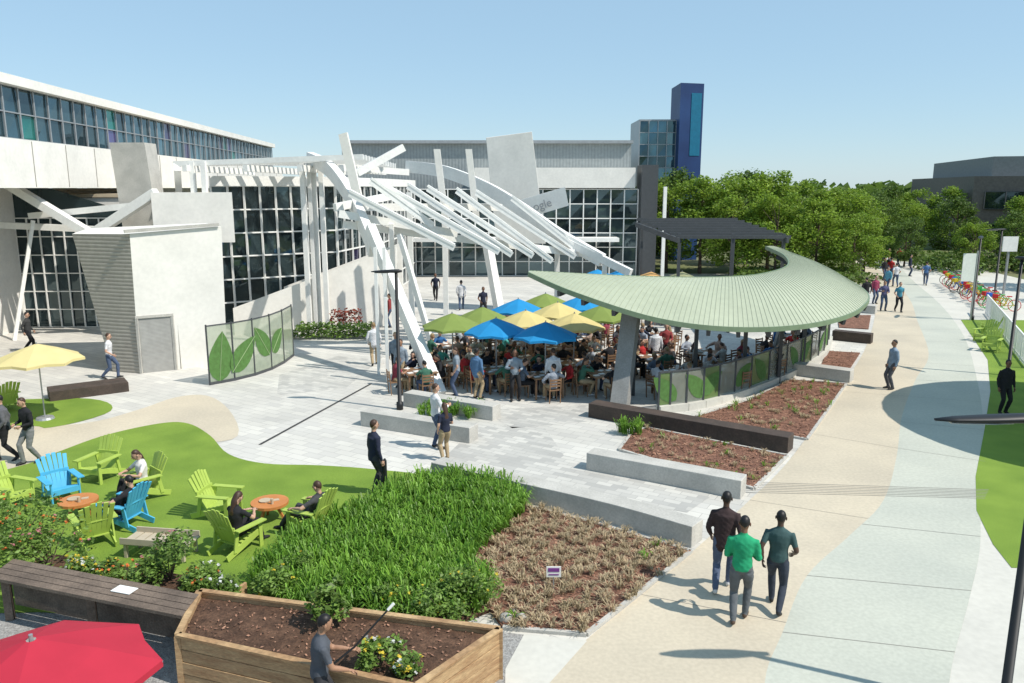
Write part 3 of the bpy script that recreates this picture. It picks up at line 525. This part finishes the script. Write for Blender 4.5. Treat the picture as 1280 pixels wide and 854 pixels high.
# ---------------- people ----------------
def ik(a,b,l1,l2,pole):
    a=Vc(a);b=Vc(b);d=b-a;L=d.length
    if L>l1+l2-.003: b=a+d.normalized()*(l1+l2-.003); d=b-a;L=d.length
    k=(l1*l1-l2*l2+L*L)/(2*L); h=math.sqrt(max(0,l1*l1-k*k)); u=d.normalized(); p=Vc(pole); p=(p-u*p.dot(u)).normalized(); return a+u*k+p*h,b
def human(name,P,fem=0,longhair=0,sleeve=0,jacket=0,skirt=0):
    b=B(); bones=[]; f=.92 if fem else 1
    pel=Vc(P.get('pel',(0,0,.95))); ln=math.radians(P.get('lean',0)); up=Vc((0,math.sin(ln),math.cos(ln))); fw=Vc((0,math.cos(ln),-math.sin(ln))); X=Vc((1,0,0))
    hp=math.radians(P.get('hp',0))+ln*.4; hy=math.radians(P.get('hy',0)); hu=Vc((0,math.sin(hp),math.cos(hp))); hf=Vc((math.sin(hy),math.cos(hy)*math.cos(hp),-math.sin(hp))).normalized(); hx=hf.cross(hu).normalized()
    nb=pel+up*.53; hc=nb+hu*.165+hf*.02
    b.loft([pel-up*.1,pel-up*.03,pel+up*.06,pel+up*.16,pel+up*.3,pel+up*.42,pel+up*.485,pel+up*.525],[(.10,.075),(.172 if fem else .165,.12),(.16*f,.12),(.145*f,.108),(.178*f,.128),(.195*f,.12),(.14*f,.085),(.06,.055)],seg=14)
    b.loft([nb-up*.04,nb+hu*.05,hc-hu*.04],[.058,.054,.052]); 
    b.ell(hc,.076,.096,.118,12,ax=hu,lat=hx); b.ell(hc+hu*.022-hf*.014,.084,.099,.109,12,ax=hu,lat=hx)
    b.ell(hc-hu*.07+hf*.03,.05,.055,.045,10,ax=hu,lat=hx)
    if longhair: b.loft([hc+hu*.02-hf*.05,hc-hu*.09-hf*.075,nb-up*.12-fw*.10],[(.08,.06),(.085,.05),(.05,.03)],lat=(1,0,0)); bones.append((hc-hf*.07,nb-up*.12-fw*.12,.055,'hair'))
    bones.append((pel+up*(.0 if not jacket else -.12),pel+up*.45,.12,'top')); bones.append((pel-up*.1,pel-up*.03,.11,'pants')); bones.append((nb,nb+hu*.06,.05,'skin')); bones.append((hc-hu*.06,hc+hu*.03,.085,'head'))
    bones.append((pel+up*.42-X*.15,pel+up*.42+X*.15,.075,'top'))
    hands=[]
    for s,key in((-1,'L'),(1,'R')):
        sh_=pel+up*.435+X*s*.18*f; wr=Vc(P['w'+key]); el,wr=ik(sh_,wr,.29,.255,P.get('ep',(s*.6,-1,-.3)) if 'ep' not in P else (s*P['ep'][0],P['ep'][1],P['ep'][2]))
        k=1.15 if sleeve or jacket else 1.0
        b.loft([sh_-X*s*.05,sh_,sh_.lerp(el,.5),el,el.lerp(wr,.4),wr],[.058,.066*f,.056*f*k,.045*f*k,.042*f*k,.028*k]); bones.append((sh_,sh_.lerp(el,.62) if not sleeve else el,.052,'top')); bones.append((sh_.lerp(el,.7),el,.043,'top' if sleeve else 'skin')); bones.append((el,wr,.035,'top' if sleeve else 'skin')); hands.append((s,el,wr))
        hj=pel-up*.05*(1 if P.get('sit') is None else .3)+X*s*.09; an=Vc(P['a'+key]); kn,an=ik(hj,an,.44,.43,P.get('kp',(s*.12,1,.1)) if not P.get('sit') else (s*.15,.6,1))
        b.loft([hj,hj.lerp(kn,.3),hj.lerp(kn,.7),kn,kn.lerp(an,.35),kn.lerp(an,.8),an],[.092,.094,.078,.067,.068,.058,.054],seg=10)
        bones.append((hj,kn,.075,'pants')); bones.append((kn,an,.05,'skin' if skirt else 'pants'))
        fd=Vc(P.get('f'+key,(s*.12,1,0))).normalized(); b.loft([an-fd*.07-Vc((0,0,.045)),an-fd*.03-Vc((0,0,.04)),an+fd*.06-Vc((0,0,.05)),an+fd*.16-Vc((0,0,.062)),an+fd*.19-Vc((0,0,.065))],[(.03,.03),(.042,.05),(.048,.042),(.046,.028),(.025,.018)],lat=(1,0,0)); bones.append((an-fd*.05-Vc((0,0,.055)),an+fd*.17-Vc((0,0,.06)),.04,'shoe'))
    if jacket: b.loft([pel+up*.42,pel+up*.15,pel-up*.12],[(.2,.135),(.178,.135),(.188,.142)],seg=14)
    me0=b.mesh('tmp',[]); ob=bpy.data.objects.new('tmp',me0); COL.objects.link(ob)
    r=ob.modifiers.new('r','REMESH'); r.mode='VOXEL'; r.voxel_size=.018; r.use_smooth_shade=True
    s=ob.modifiers.new('s','SMOOTH'); s.factor=.5; s.iterations=3
    me=bpy.data.meshes.new_from_object(ob.evaluated_get(bpy.context.evaluated_depsgraph_get())); bpy.data.objects.remove(ob)
    n=len(me.polygons); C=np.empty(n*3); me.polygons.foreach_get('center',C); C=C.reshape(-1,3); D=[]
    for a,c,rr,tg in bones:
        a=np.array(a);c=np.array(c);d=c-a; t=np.clip(((C-a)@d)/max(1e-9,d@d),0,1); D.append(np.linalg.norm(C-a-t[:,None]*d,axis=1)-rr)
    best=np.argmin(np.array(D),0); idx={'skin':0,'hair':1,'top':2,'pants':3,'shoe':4,'head':0}; mi=np.array([idx[bones[k][3]] for k in best])
    hd=np.array([bones[k][3]=='head' for k in best]); rel=C-np.array(hc); u_=rel@np.array(hu); f_=rel@np.array(hf); mi[hd&(u_-f_*.9>.03)]=1
    V=[tuple(v.co) for v in me.vertices]; F=[tuple(p.vertices) for p in me.polygons]; e=B(); e.V=V; e.F=F; e.I=list(map(int,mi))
    if jacket or sleeve:
        vv=np.array(V); ph=np.sin(vv[:,2]*55+vv[:,0]*20)*np.sin(vv[:,0]*38+vv[:,2]*17)*.004; ctr=np.array(pel); dr=vv-ctr; dr[:,2]=0; dr/=np.linalg.norm(dr,axis=1)[:,None]+1e-6
        msk=(vv[:,2]<np.array(nb)[2]-.05)&(vv[:,2]>.15); vv+=dr*(ph*msk)[:,None]; e.V=[tuple(q) for q in vv.tolist()]
    for s,el,wr in hands:
        d=(wr-el).normalized(); pn=Vc(P.get('pn',(-s,0,0))); 
        if abs(pn.dot(d))>.8: pn=Vc((0,0,-1))
        pn=(pn-d*pn.dot(d)).normalized(); sd=d.cross(pn).normalized()
        if sd.y<0 and abs(sd.y)>.2: sd=-sd
        e.loft([wr-d*.02,wr+d*.01,wr+d*.05,wr+d*.09],[(.024,.02),(.028,.016),(.041,.015),(.038,.012)],lat=sd)
        for k,L in enumerate((.07,.08,.075,.058)):
            o=wr+d*.085+sd*(.029-.019*k); p1=o+d*L*.5+pn*.01; p2=p1+(d*.5+pn*.7)*L*.35; p3=p2+(d*.1+pn)*L*.3; e.loft([o,p1,p2,p3],[.0095,.0088,.008,.006],seg=6)
        o=wr+d*.03+sd*.03; e.loft([o,o+(d*.5+sd*.7)*.035+pn*.008,o+(d*.85+sd*.45)*.065+pn*.02],[.012,.0105,.007],seg=6)
    for s in(-1,1):
        e.ell(hc+hf*.088+hx*s*.031,.012,.008,.008,6,5,ax=hu,lat=hx); e.ell(hc+hx*s*.084-hf*.005-hu*.01,.012,.02,.032,6,0,ax=hu,lat=hx)
        e.beam(hc+hf*.092+hx*s*.018+hu*.022,hc+hf*.084+hx*s*.048+hu*.022,.008,.008,1)
    e.loft([hc+hf*.092+hu*.005,hc+hf*.112-hu*.028,hc+hf*.09-hu*.036],[.008,.014,.008],seg=6,m=0); e.ell(hc+hf*.091-hu*.06,.024,.008,.007,6,6,ax=hu,lat=hx)
    return e.mesh(name,[bpy.data.materials[0]]*7,True)
STW=dict(wL=(-.25,.06,.86),wR=(.25,.06,.86),aL=(-.1,0,.09),aR=(.11,.03,.09))
H={}
H['stand']=human('standing_body',STW,sleeve=1,jacket=1)
H['stand_f']=human('standing_body_f',dict(wL=(-.2,.1,.9),wR=(.12,.25,1.1),aL=(-.09,0,.09),aR=(.09,.06,.09),hp=12),fem=1,longhair=1)
H['talk']=human('talking_body',dict(wL=(-.12,.32,1.12),wR=(.2,.28,1.18),aL=(-.13,0,.09),aR=(.13,.05,.09),hy=15),sleeve=1)
H['walkA']=human('walking_body_a',dict(pel=(0,0,.93),lean=3,wL=(-.24,-.08,.88),wR=(.22,.2,.95),aL=(-.08,.24,.09),aR=(.08,-.26,.13),fR=(.1,.8,-.4),fL=(-.1,1,.1)),sleeve=0)
H['walkB']=human('walking_body_b',dict(pel=(0,0,.94),lean=3,wL=(-.24,.14,.9),wR=(.25,-.05,.88),aL=(-.08,-.22,.12),aR=(.08,.22,.09),fL=(-.1,.8,-.4),fR=(.1,1,.1)),sleeve=1,jacket=1)
H['walkC']=human('walking_body_c',dict(pel=(0,0,.945),lean=4,wL=(-.13,.25,1.05),wR=(.13,.26,1.06),aL=(-.08,-.15,.11),aR=(.08,.17,.09),fL=(-.1,.9,-.3),hp=10),sleeve=1)
H['sit']=human('seated_body',dict(pel=(0,0,.53),sit=1,lean=8,wL=(-.17,.36,.80),wR=(.15,.38,.80),aL=(-.14,.40,.09),aR=(.12,.46,.09),hp=12,pn=(0,0,-1),ep=(1,-.3,-.6)),sleeve=0)
H['sit_f']=human('seated_body_f',dict(pel=(0,0,.53),sit=1,lean=14,wL=(-.2,.36,.80),wR=(.06,.30,1.02),aL=(-.1,.38,.09),aR=(.1,.3,.09),hp=8,hy=20,pn=(0,0,-1),ep=(1,-.3,-.6)),fem=1,longhair=1,sleeve=1)
H['sit_b']=human('seated_body_b',dict(pel=(0,0,.53),sit=1,lean=-6,wL=(-.25,.18,.62),wR=(.3,.3,.82),aL=(-.16,.5,.09),aR=(.16,.42,.09),hy=-25,pn=(0,0,-1),ep=(1,-.3,-.4)),sleeve=1)
H['lounge']=human('lounging_body',dict(pel=(0,-.08,.39),sit=1,lean=-24,wL=(-.33,.15,.62),wR=(.33,.15,.62),aL=(-.12,.62,.09),aR=(.13,.55,.09),hp=22,pn=(0,0,-1),ep=(1,-.6,-.2)))
H['lounge_f']=human('lounging_body_f',dict(pel=(0,-.05,.40),sit=1,lean=2,wL=(-.13,.32,.68),wR=(.1,.34,.70),aL=(-.08,.55,.09),aR=(.1,.5,.09),hp=25,pn=(0,0,-1),ep=(1,-.3,-.6)),fem=1,longhair=1)
H['garden']=human('gardener_body',dict(wL=(-.1,.42,1.14),wR=(.16,.36,1.0),aL=(-.12,.1,.09),aR=(.13,-.05,.09),lean=5,hp=12,pn=(0,.2,-1)))
skins=[flat('skin_light',(.55,.33,.23),.55),flat('skin_tan',(.38,.21,.13),.55),flat('skin_brown',(.20,.10,.06),.55),flat('skin_dark',(.09,.05,.035),.5)]
hairs=[flat('hair_black',(.012,.01,.01),.5),flat('hair_brown',(.06,.03,.018),.5),flat('hair_blond',(.28,.19,.09),.5),flat('hair_gray',(.25,.24,.23),.5)]
cl={}
def cloth(c):
    c=tuple(c)
    if c not in cl: cl[c]=M('cloth',c,tuple(x*.75 for x in c),scale=7,rough=.9,bump=.5,bscale=14)
    return cl[c]
shoeM=[flat('shoe_black',(.02,.02,.02)),flat('shoe_white',(.6,.6,.6)),flat('shoe_brown',(.1,.06,.04))]
eyeM=flat('eye',(.02,.015,.015),.2); lipM=flat('lip',(.33,.12,.10),.5)
def person(kind,x,y,rz,top,pants,skin=0,hair=0,shoe=0,s=1,z=.02,name='person'):
    return inst(name,H[kind],(x,y,z),math.radians(rz),s,[skins[skin],hairs[hair],cloth(top),cloth(pants),shoeM[shoe],eyeM,lipM])
NAVY=(.02,.025,.05);JEAN=(.07,.10,.17);BLK=(.016,.016,.019);WH=(.7,.7,.72);KH=(.4,.3,.18);RED=(.5,.03,.03)
person('walkB',3.76,12.95,-22,(.05,.03,.03),(.09,.12,.19),3,0,1,1.06,name='walking_man')
person('walkC',3.77,11.9,-20,(.02,.36,.16),(.12,.13,.14),2,0,2,1.05,name='walking_man')
person('walkA',4.5,12.3,-24,(.05,.10,.10),(.04,.05,.07),3,0,0,1.02,name='walking_man')
person('stand',-3.2,17.4,-55,NAVY,(.05,.05,.055),0,1,0,1.04,name='standing_man')
person('talk',-2.1,20.75,-60,WH,JEAN,0,1,0,1.05,name='standing_man'); person('stand_f',-1.75,19.75,30,NAVY,KH,0,1,0,.9,name='standing_woman')
person('stand',13.6,27.3,95,(.25,.33,.42),(.1,.1,.11),1,0,0,1.02,name='standing_man')
person('talk',21.8,45.6,170,(.1,.1,.2),JEAN,1,0); person('walkA',22.5,45.2,175,(.06,.25,.35),BLK,0,1); person('walkB',21.6,47.5,0,BLK,BLK); person('stand',22.6,48.5,190,(.3,.05,.1),JEAN)
for x,y,t in((29,61,BLK),(29.7,61.4,RED),(31.5,66,WH),(30.7,58,(.1,.2,.4)),(33,70,BLK),(34,71,(.5,.4,.1)),(28,57,WH),(30.2,63,BLK),(32.5,64,NAVY),(26,54,(.1,.3,.4)),(35.5,72,RED),(28.5,64,WH)): person(R.choice(['walkA','walkB','stand']),x,y,R.uniform(0,360),t,JEAN)
person('walkA',-15.2,28.9,-80,WH,JEAN,0,1,name='walking_woman'); person('walkB',-21.3,33.9,-80,(.05,.05,.05),BLK); person('walkC',-12.6,19.6,150,BLK,(.2,.2,.2),0,1,0,1.02,name='walking_man')
person('walkB',-13.35,19.8,120,(.12,.12,.13),BLK,0,0,0,1.02,name='walking_man')
person('stand',15.7,24.2,180,BLK,BLK,2)
person('lounge_f',-8.6,17.2,137,(.75,.72,.68),BLK,0,1,0,1,name='seated_woman'); person('lounge',-8.3,15.7,74,BLK,BLK,0,0,0,1,name='seated_man')
person('lounge_f',-5.45,14.6,-29,BLK,BLK,0,1,0,1,name='seated_woman'); person('lounge',-4.25,15.4,69,(.06,.06,.065),(.05,.05,.06),0,1,0,1,name='seated_man')
gar=E('gardener',(-2.5,9.15,0)); gp=person('garden',-2.5,9.15,-70,(.09,.10,.12),(.04,.04,.045),1,0,0,.99,0,name='body'); gp.parent=gar; gp.location=(0,0,0)
g=B(); g.loft([(.15,.1,.98),(.42,.22,1.16),(.85,.38,1.6)],[.016,.014,.012]); g.loft([(.85,.38,1.6),(.93,.41,1.68)],[.02,.022],m=1); g.obj('watering_wand',[black,white],gar)
for x,y,rz,k in((-5.6,31.2,10,'walkB'),(-4.9,50,180,'walkA'),(-4.4,29.0,200,'stand'),(-3.6,29,20,'talk'),(-4.0,27.6,160,'stand'),(-1.9,26.2,90,'stand_f'),(-1.2,26.0,-40,'stand'),(.1,25.8,190,'talk'),(1.4,26,10,'stand'),(5.6,30,0,'stand'),(6.2,31,180,'talk'),(4.8,29.5,90,'stand_f'),(-1.6,43,200,'walkA'),(-3,46,0,'walkB'),(-6.3,40,90,'stand')):
    person(k,x,y,rz,R.choice([NAVY,BLK,WH,(.25,.3,.35),(.3,.05,.05),(.1,.2,.35)]),R.choice([JEAN,BLK,KH]),R.choice([0,0,1,2]),R.choice([0,1,1,2]))
tops=[NAVY,BLK,BLK,(.05,.05,.06),WH,(.12,.16,.22),(.3,.33,.38),RED,(.35,.25,.2),(.03,.12,.3),(.05,.15,.1),(.45,.45,.42),(.25,.04,.06),(.10,.45,.42)]
tabs=[(-2.19,28.3),(-1.14,29.85),(.26,32.1),(1.46,33.8),(1.83,31.1),(2.96,33),(3.5,30.3),(-.56,27.2),(.51,29),(2.28,28.3),(1.15,26.4),(-2.6,31.5),(-1.6,33.6),(3.2,26.6),(-3.3,27.0),
 (5.6,26.6),(7.6,27.4),(9.4,29.3),(5.4,29.2),(11,31.6),(7.6,30.2),(12.3,33.8),(5,32.4),(3.8,35.8),(0,36.2),(-1,39),(6.5,34),(3,38.5),(6,41.5),(8.5,41)]
for x,y in tabs:
    r=R.uniform(-.3,.3)+.5; inst('dining_table',DT,(x,y,.02),r)
    for k in range(4):
        a=r+k*math.pi/2; q=.86; cx,cy=x+math.sin(a)*q,y-math.cos(a)*q
        inst('cafe_chair',CH,(cx,cy,.02),a)
        if R.random()<.92: person(R.choice(['sit','sit_f','sit_b','sit']),cx,cy,math.degrees(a)+R.uniform(-6,6),R.choice(tops),R.choice([JEAN,BLK,KH]),R.choice([0,0,1,1,2]),R.choice([0,0,1,1,2]),R.choice([0,1]),R.uniform(.93,1.03))
def bike():
    g=B()
    for y in(-.52,.52):
        P=[(0,y+.33*math.cos(t*6.2832/20),.34+.33*math.sin(t*6.2832/20)) for t in range(21)]; g.loft(P,[.022]*21,seg=5,m=1,cap=False)
        for k in range(6): a=k*1.047; g.beam((0,y,.34),(0,y+.32*math.cos(a),.34+.32*math.sin(a)),.006,.006,2)
    for a,b in(((0,-.52,.34),(0,-.02,.3)),((0,-.02,.3),(0,-.2,.82)),((0,-.17,.7),(0,.36,.76)),((0,-.02,.3),(0,.38,.68)),((0,-.52,.34),(0,-.17,.7)),((0,.52,.34),(0,.34,.95))): g.beam(a,b,.035,.035)
    g.box((0,-.22,.86),(.14,.26,.05),m=1); g.beam((-.28,.3,1.0),(.28,.3,1.0),.03,.03,2); g.box((0,.5,.86),(.32,.25,.22),m=3); return g.mesh('bike',[bpy.data.materials[0]]*4)
BK=bike(); bc=[M('bike_yellow',(.7,.5,.03)),M('bike_red',(.6,.03,.03)),M('bike_green',(.05,.4,.08)),M('bike_blue',(.03,.15,.6))]
for i in range(20):
    t=i/19; inst('bicycle',BK,(28.6+t*4.2+R.uniform(-.3,.3),45.5+t*13,.02),1.4+R.uniform(-.25,.25),1,[bc[0] if R.random()<.5 else R.choice(bc),R.choice([black,bc[1],bc[2]]),steel,R.choice(bc)])
# ---------------- foreground planters ----------------
def planks(par,A,edges,h,nb,mat):
    g=B(); bh=h/nb
    for i in edges:
        a=Vc((*A[i],0));b=Vc((*A[(i+1)%4],0))
        for k in range(nb): o=Vc((0,0,bh*(k+.5))); j=Vc((R.uniform(-.006,.006),R.uniform(-.006,.006),0)); g.beam(a+o+j,b+o+j,.05,bh-.012)
    g.obj('plank_sides',mat,par,bevel=.005)
pl=E('wooden_planter_box'); A=[(-4.98,11.5),(-.18,10.4),(-1.25,9.05),(-4.8,10.25)]
planks(pl,A,(0,1,2,3),.78,4,woodP); g=B()
for i in range(4): g.beam((*A[i],.80),(*A[(i+1)%4],.80),.1,.035)
for p in A: g.beam((*p,0),(*p,.78),.09,.09)
g.obj('cap_and_posts',woodP,pl); B().sheet(A,.70).obj('soil',soil,pl)
g=B(); leaves(g,[(x,y,.71+R.random()*.02) for x,y in scatter(A,500)],.05,0,2,.6); g.obj('soil_clods',chipM,pl)
bt2=E('wooden_counter'); g=B()
for k in range(4):
    o=k*.165; g.hexa([(-8.6,11.9+o,.77),(-4.93,10.7+o,.77),(-4.93,10.85+o,.77),(-8.6,12.05+o,.77),(-8.6,11.9+o,.83),(-4.93,10.7+o,.83),(-4.93,10.85+o,.83),(-8.6,12.05+o,.83)])
g.obj('top',woodD,bt2,bevel=.006)
g=B()
for x,y in((-8.4,12),(-6.7,11.45),(-5.05,10.9)): g.box((x,y,.38),(.12,.12,.76),.3)
g.prism([(-8.6,12.45),(-5,11.3),(-5,11.36),(-8.6,12.55)],0,.755); g.obj('legs_and_back',woodD,bt2)
pb=E('wooden_planter_box'); A=[(-8.7,12.7),(-5.0,11.5),(-4.6,12.5),(-8.7,13.7)]
planks(pb,A,(0,1,3),.42,2,woodP); B().sheet(A,.36).obj('soil',soil,pb)
B().sheet([(-9,5),(-.2,5),(1.2,11.3),(-.1,11.6),(-4.9,11.8),(-9,12.8)],.009).obj('gravel_path',gravel)
B().sheet([(-.1,10.1),(.45,10.1),(1.2,11.35),(.2,11.55),(-.1,10.6)],.016).obj('concrete_path',concl)
B().box((-6.15,11.45,.845),(.36,.2,.01),-.3).obj('paper_notice',white)
g=B(); 
for c,r in(((-5.7,10.2,.2),(.26,.2,.2)),((-5.45,10.1,.22),(.2,.22,.2)),((-5.8,10.35,.45),(.12,.1,.16))): g.ell(c,*r)
g.obj('garden_sack',M('gray_sack',(.22,.24,.26),(.12,.13,.14),scale=4,bump=1,bscale=6),smooth=True)
stn=B()
for x,y,s in((-.1,11.9,.1),(.15,11.95,.08),(.05,12.15,.06)): stn.ell((x,y,s*.8),s*1.3,s,s,8)
stn.obj('rock',M('pale_rock',(.42,.40,.36),(.3,.29,.26),scale=9,bump=1,bscale=12),smooth=True)
def bush(name,x,y,z,r,h,n,mat,size=.07,fl=None,nf=0):
    b=B(); cs=[(x+R.uniform(-r,r)*.7,y+R.uniform(-r,r)*.7,z+h*R.uniform(.3,.85),R.uniform(.22,.48)*r) for _ in range(11)]; pts=[]
    for i in range(n):
        c=R.choice(cs); v=rng.normal(size=3); v/=np.linalg.norm(v); q=R.random()**.4*c[3]*1.2; pts.append((c[0]+v[0]*q,c[1]+v[1]*q,max(z+.02,c[2]+v[2]*q*.9)))
    for c in cs: b.loft([(x,y,z),((x+c[0])/2,(y+c[1])/2,(z+c[2])/2+.05),c[:3]],[.015,.01,.006],seg=5,m=1)
    leaves(b,pts,size,0,.7,.5); mats=[mat,bark]
    if fl:
        fp=[]
        for _ in range(nf):
            c=R.choice(cs); v=rng.normal(size=3); v[2]=abs(v[2]); v/=np.linalg.norm(v); fp.append(tuple(np.array(c[:3])+v*c[3]*1.1))
        for k,f in enumerate(fl): leaves(b,sum([[tuple(np.array(p)+rng.normal(size=3)*.012) for _ in range(4)] for p in fp[k::len(fl)]],[]),.05,2+k,1,.9); mats.append(f)
    b.obj(name,mats)
fo_=M('flower_orange',(.75,.2,.05),trans=.3); fy=M('flower_yellow',(.75,.58,.06),trans=.3); fw_=M('flower_white',(.75,.75,.72),trans=.3); fpk=M('flower_pink',(.65,.25,.28),trans=.3)
for x,y,r,h,fl,nf in((-8.4,13.2,.75,.95,[fo_,fpk],40),(-9.3,13.6,.85,1.1,[fo_],35),(-7.5,12.8,.45,.4,[fw_,fy],45),(-6.8,12.6,.45,.35,[fy,fo_],45),(-6.0,12.7,.6,.95,[fpk],10),(-5.3,12.3,.4,.35,[fw_,fo_],25),(-4.7,12.1,.35,.3,[fw_],20),(-10.4,14.2,.8,1.0,[fo_,fy],25)): bush('flowering_bush',x,y,.3,r,h,1700,leafC,.085,fl,nf)
for x,y,r,h in((-4.0,12.6,.6,.65),(-1.1,11.9,.6,.75),(-.7,12.3,.5,.7),(-1.9,12.0,.5,.6)): bush('garden_shrub',x,y,.05,r,h,1700,leafC,.08,[fy],12)
bush('flowering_bush',-1.8,9.65,.70,.3,.4,700,leafC,.09,[fy,fw_],24); bush('garden_shrub',-2.75,10.7,.72,.3,.75,600,leafC,.12); bush('flowering_bush',-1.45,9.5,.70,.26,.25,450,leafC,.09,[fw_,fy],20)
g=B(); leaves(g,[(R.uniform(-10.3,-6.8),R.uniform(36.6,37.8),R.uniform(.1,.7)) for _ in range(2200)],.16); leaves(g,[(R.uniform(-11.5,-10.4),R.uniform(36.6,37.4),R.uniform(.1,.4)) for _ in range(500)],.16); leaves(g,[(R.uniform(-9,-7.5),R.uniform(38.0,38.8),R.uniform(.5,1.2)) for _ in range(500)],.16,1); g.obj('garden_shrub',[leafC,M('red_leaf',(.22,.05,.03))])
# ---------------- trees ----------------
def tree(name,h,r,n,size,mat,seed):
    R.seed(seed); b=B(); th=h*.3; b.loft([(0,0,0),(.03,0,th*.5),(0,.05,th),(0,0,h*.6),(0,0,h*.85)],[.17,.13,.11,.06,.02],seg=8,m=1); cs=[]
    for i in range(30):
        a=R.uniform(0,6.283);u=R.random();zz=h*(.2+.74*u); rr=r*math.sin(math.pi*min(1,(.2+.72*u)))**.7*R.uniform(.35,1.0); cs.append((rr*math.cos(a),rr*math.sin(a),zz,r*R.uniform(.17,.36)))
    for c in cs[::2]: b.loft([(0,0,min(c[2]*.7,h*.6)),(c[0]*.5,c[1]*.5,c[2]*.85),c[:3]],[.06,.035,.012],seg=5,m=1)
    pts=[]
    for i in range(n):
        c=cs[int(R.random()*30)]; v=rng.normal(size=3); v/=np.linalg.norm(v); q=R.random()**.45*c[3]*1.2; pts.append((c[0]+v[0]*q,c[1]+v[1]*q,c[2]+v[2]*q*.8))
    leaves(b,pts,size,0,.6,.7); return b.mesh(name,[mat,bark])
T=[tree('broadleaf_a',8,3.2,7500,.24,leafA,1),tree('broadleaf_b',8,2.9,7500,.24,leafA,2),tree('broadleaf_c',8,3.4,7000,.27,leafB,3)]
R.seed(99)
for x,y,h,k in((13.2,67,7.9,0),(15.8,66,8.2,1),(18.5,65.5,8.7,0),(21.5,66,8.4,1),(24,67,7.7,0),(26.8,68,7.2,1),(26.3,60.5,5.4,0),(23.6,61,6.4,1),(20.5,61,6.9,0),(17.3,62,6.5,1),(28.3,63,5.2,1),(29.5,70,7.3,0),(31,84,7.4,2),(35,88,7.3,0),(39,90,7.2,1),(43,92,7.2,2),(47,93,7.0,0),(50.5,92,7.1,1),(37,80,6.3,2),(41,82,6.2,0),(45,80,6.0,2),(49,76,6.2,1),(53,78,6.4,2),(14,72,8.5,2),(22,74,8.6,2),(56,84,7,2),(40,68,4.5,0),(44,69,5,2),(48,66,5.5,1),(36,72,4.5,2),(52,68,6,2)):
    inst('broadleaf_tree',T[k],(x,y,0),R.uniform(0,6.28),h/8*R.uniform(.97,1.03))
for x,y,h in ((38.5,47,6.5),(41,55,7.5),(36,40,3.2)): inst('broadleaf_tree',T[2],(x,y,0),R.uniform(0,6),h/8)
b=B(); pts=[]
for i in range(170):
    a=R.uniform(-1.25,1.25); d=R.uniform(130,180); x,y=math.sin(a)*d,math.cos(a)*d; rr=R.uniform(4,7); hh=R.uniform(6,8.4)
    for _ in range(110): v=rng.normal(size=3); v/=np.linalg.norm(v); pts.append((x+v[0]*rr,y+v[1]*rr,hh*.55+v[2]*hh*.45))
leaves(b,pts,1.8,0,.5,.8); b.obj('distant_tree_belt',leafB)
g=B(); pts=[]
for i in range(130):
    x=R.uniform(36,62); y=67+R.uniform(-3,8)+(x-30)*.1
    for _ in range(60): v=rng.normal(size=3); v/=np.linalg.norm(v); pts.append((x+v[0]*.9,y+v[1]*.9,abs(.6+v[2]*.6)))
for i in range(60):
    x=R.uniform(17,27); y=58+R.uniform(-1,5)
    for _ in range(60): v=rng.normal(size=3); v/=np.linalg.norm(v); pts.append((x+v[0]*.8,y+v[1]*.8,abs(.5+v[2]*.5)))
leaves(g,pts,.3,0,.6,.7); g.obj('hedge',leafB)
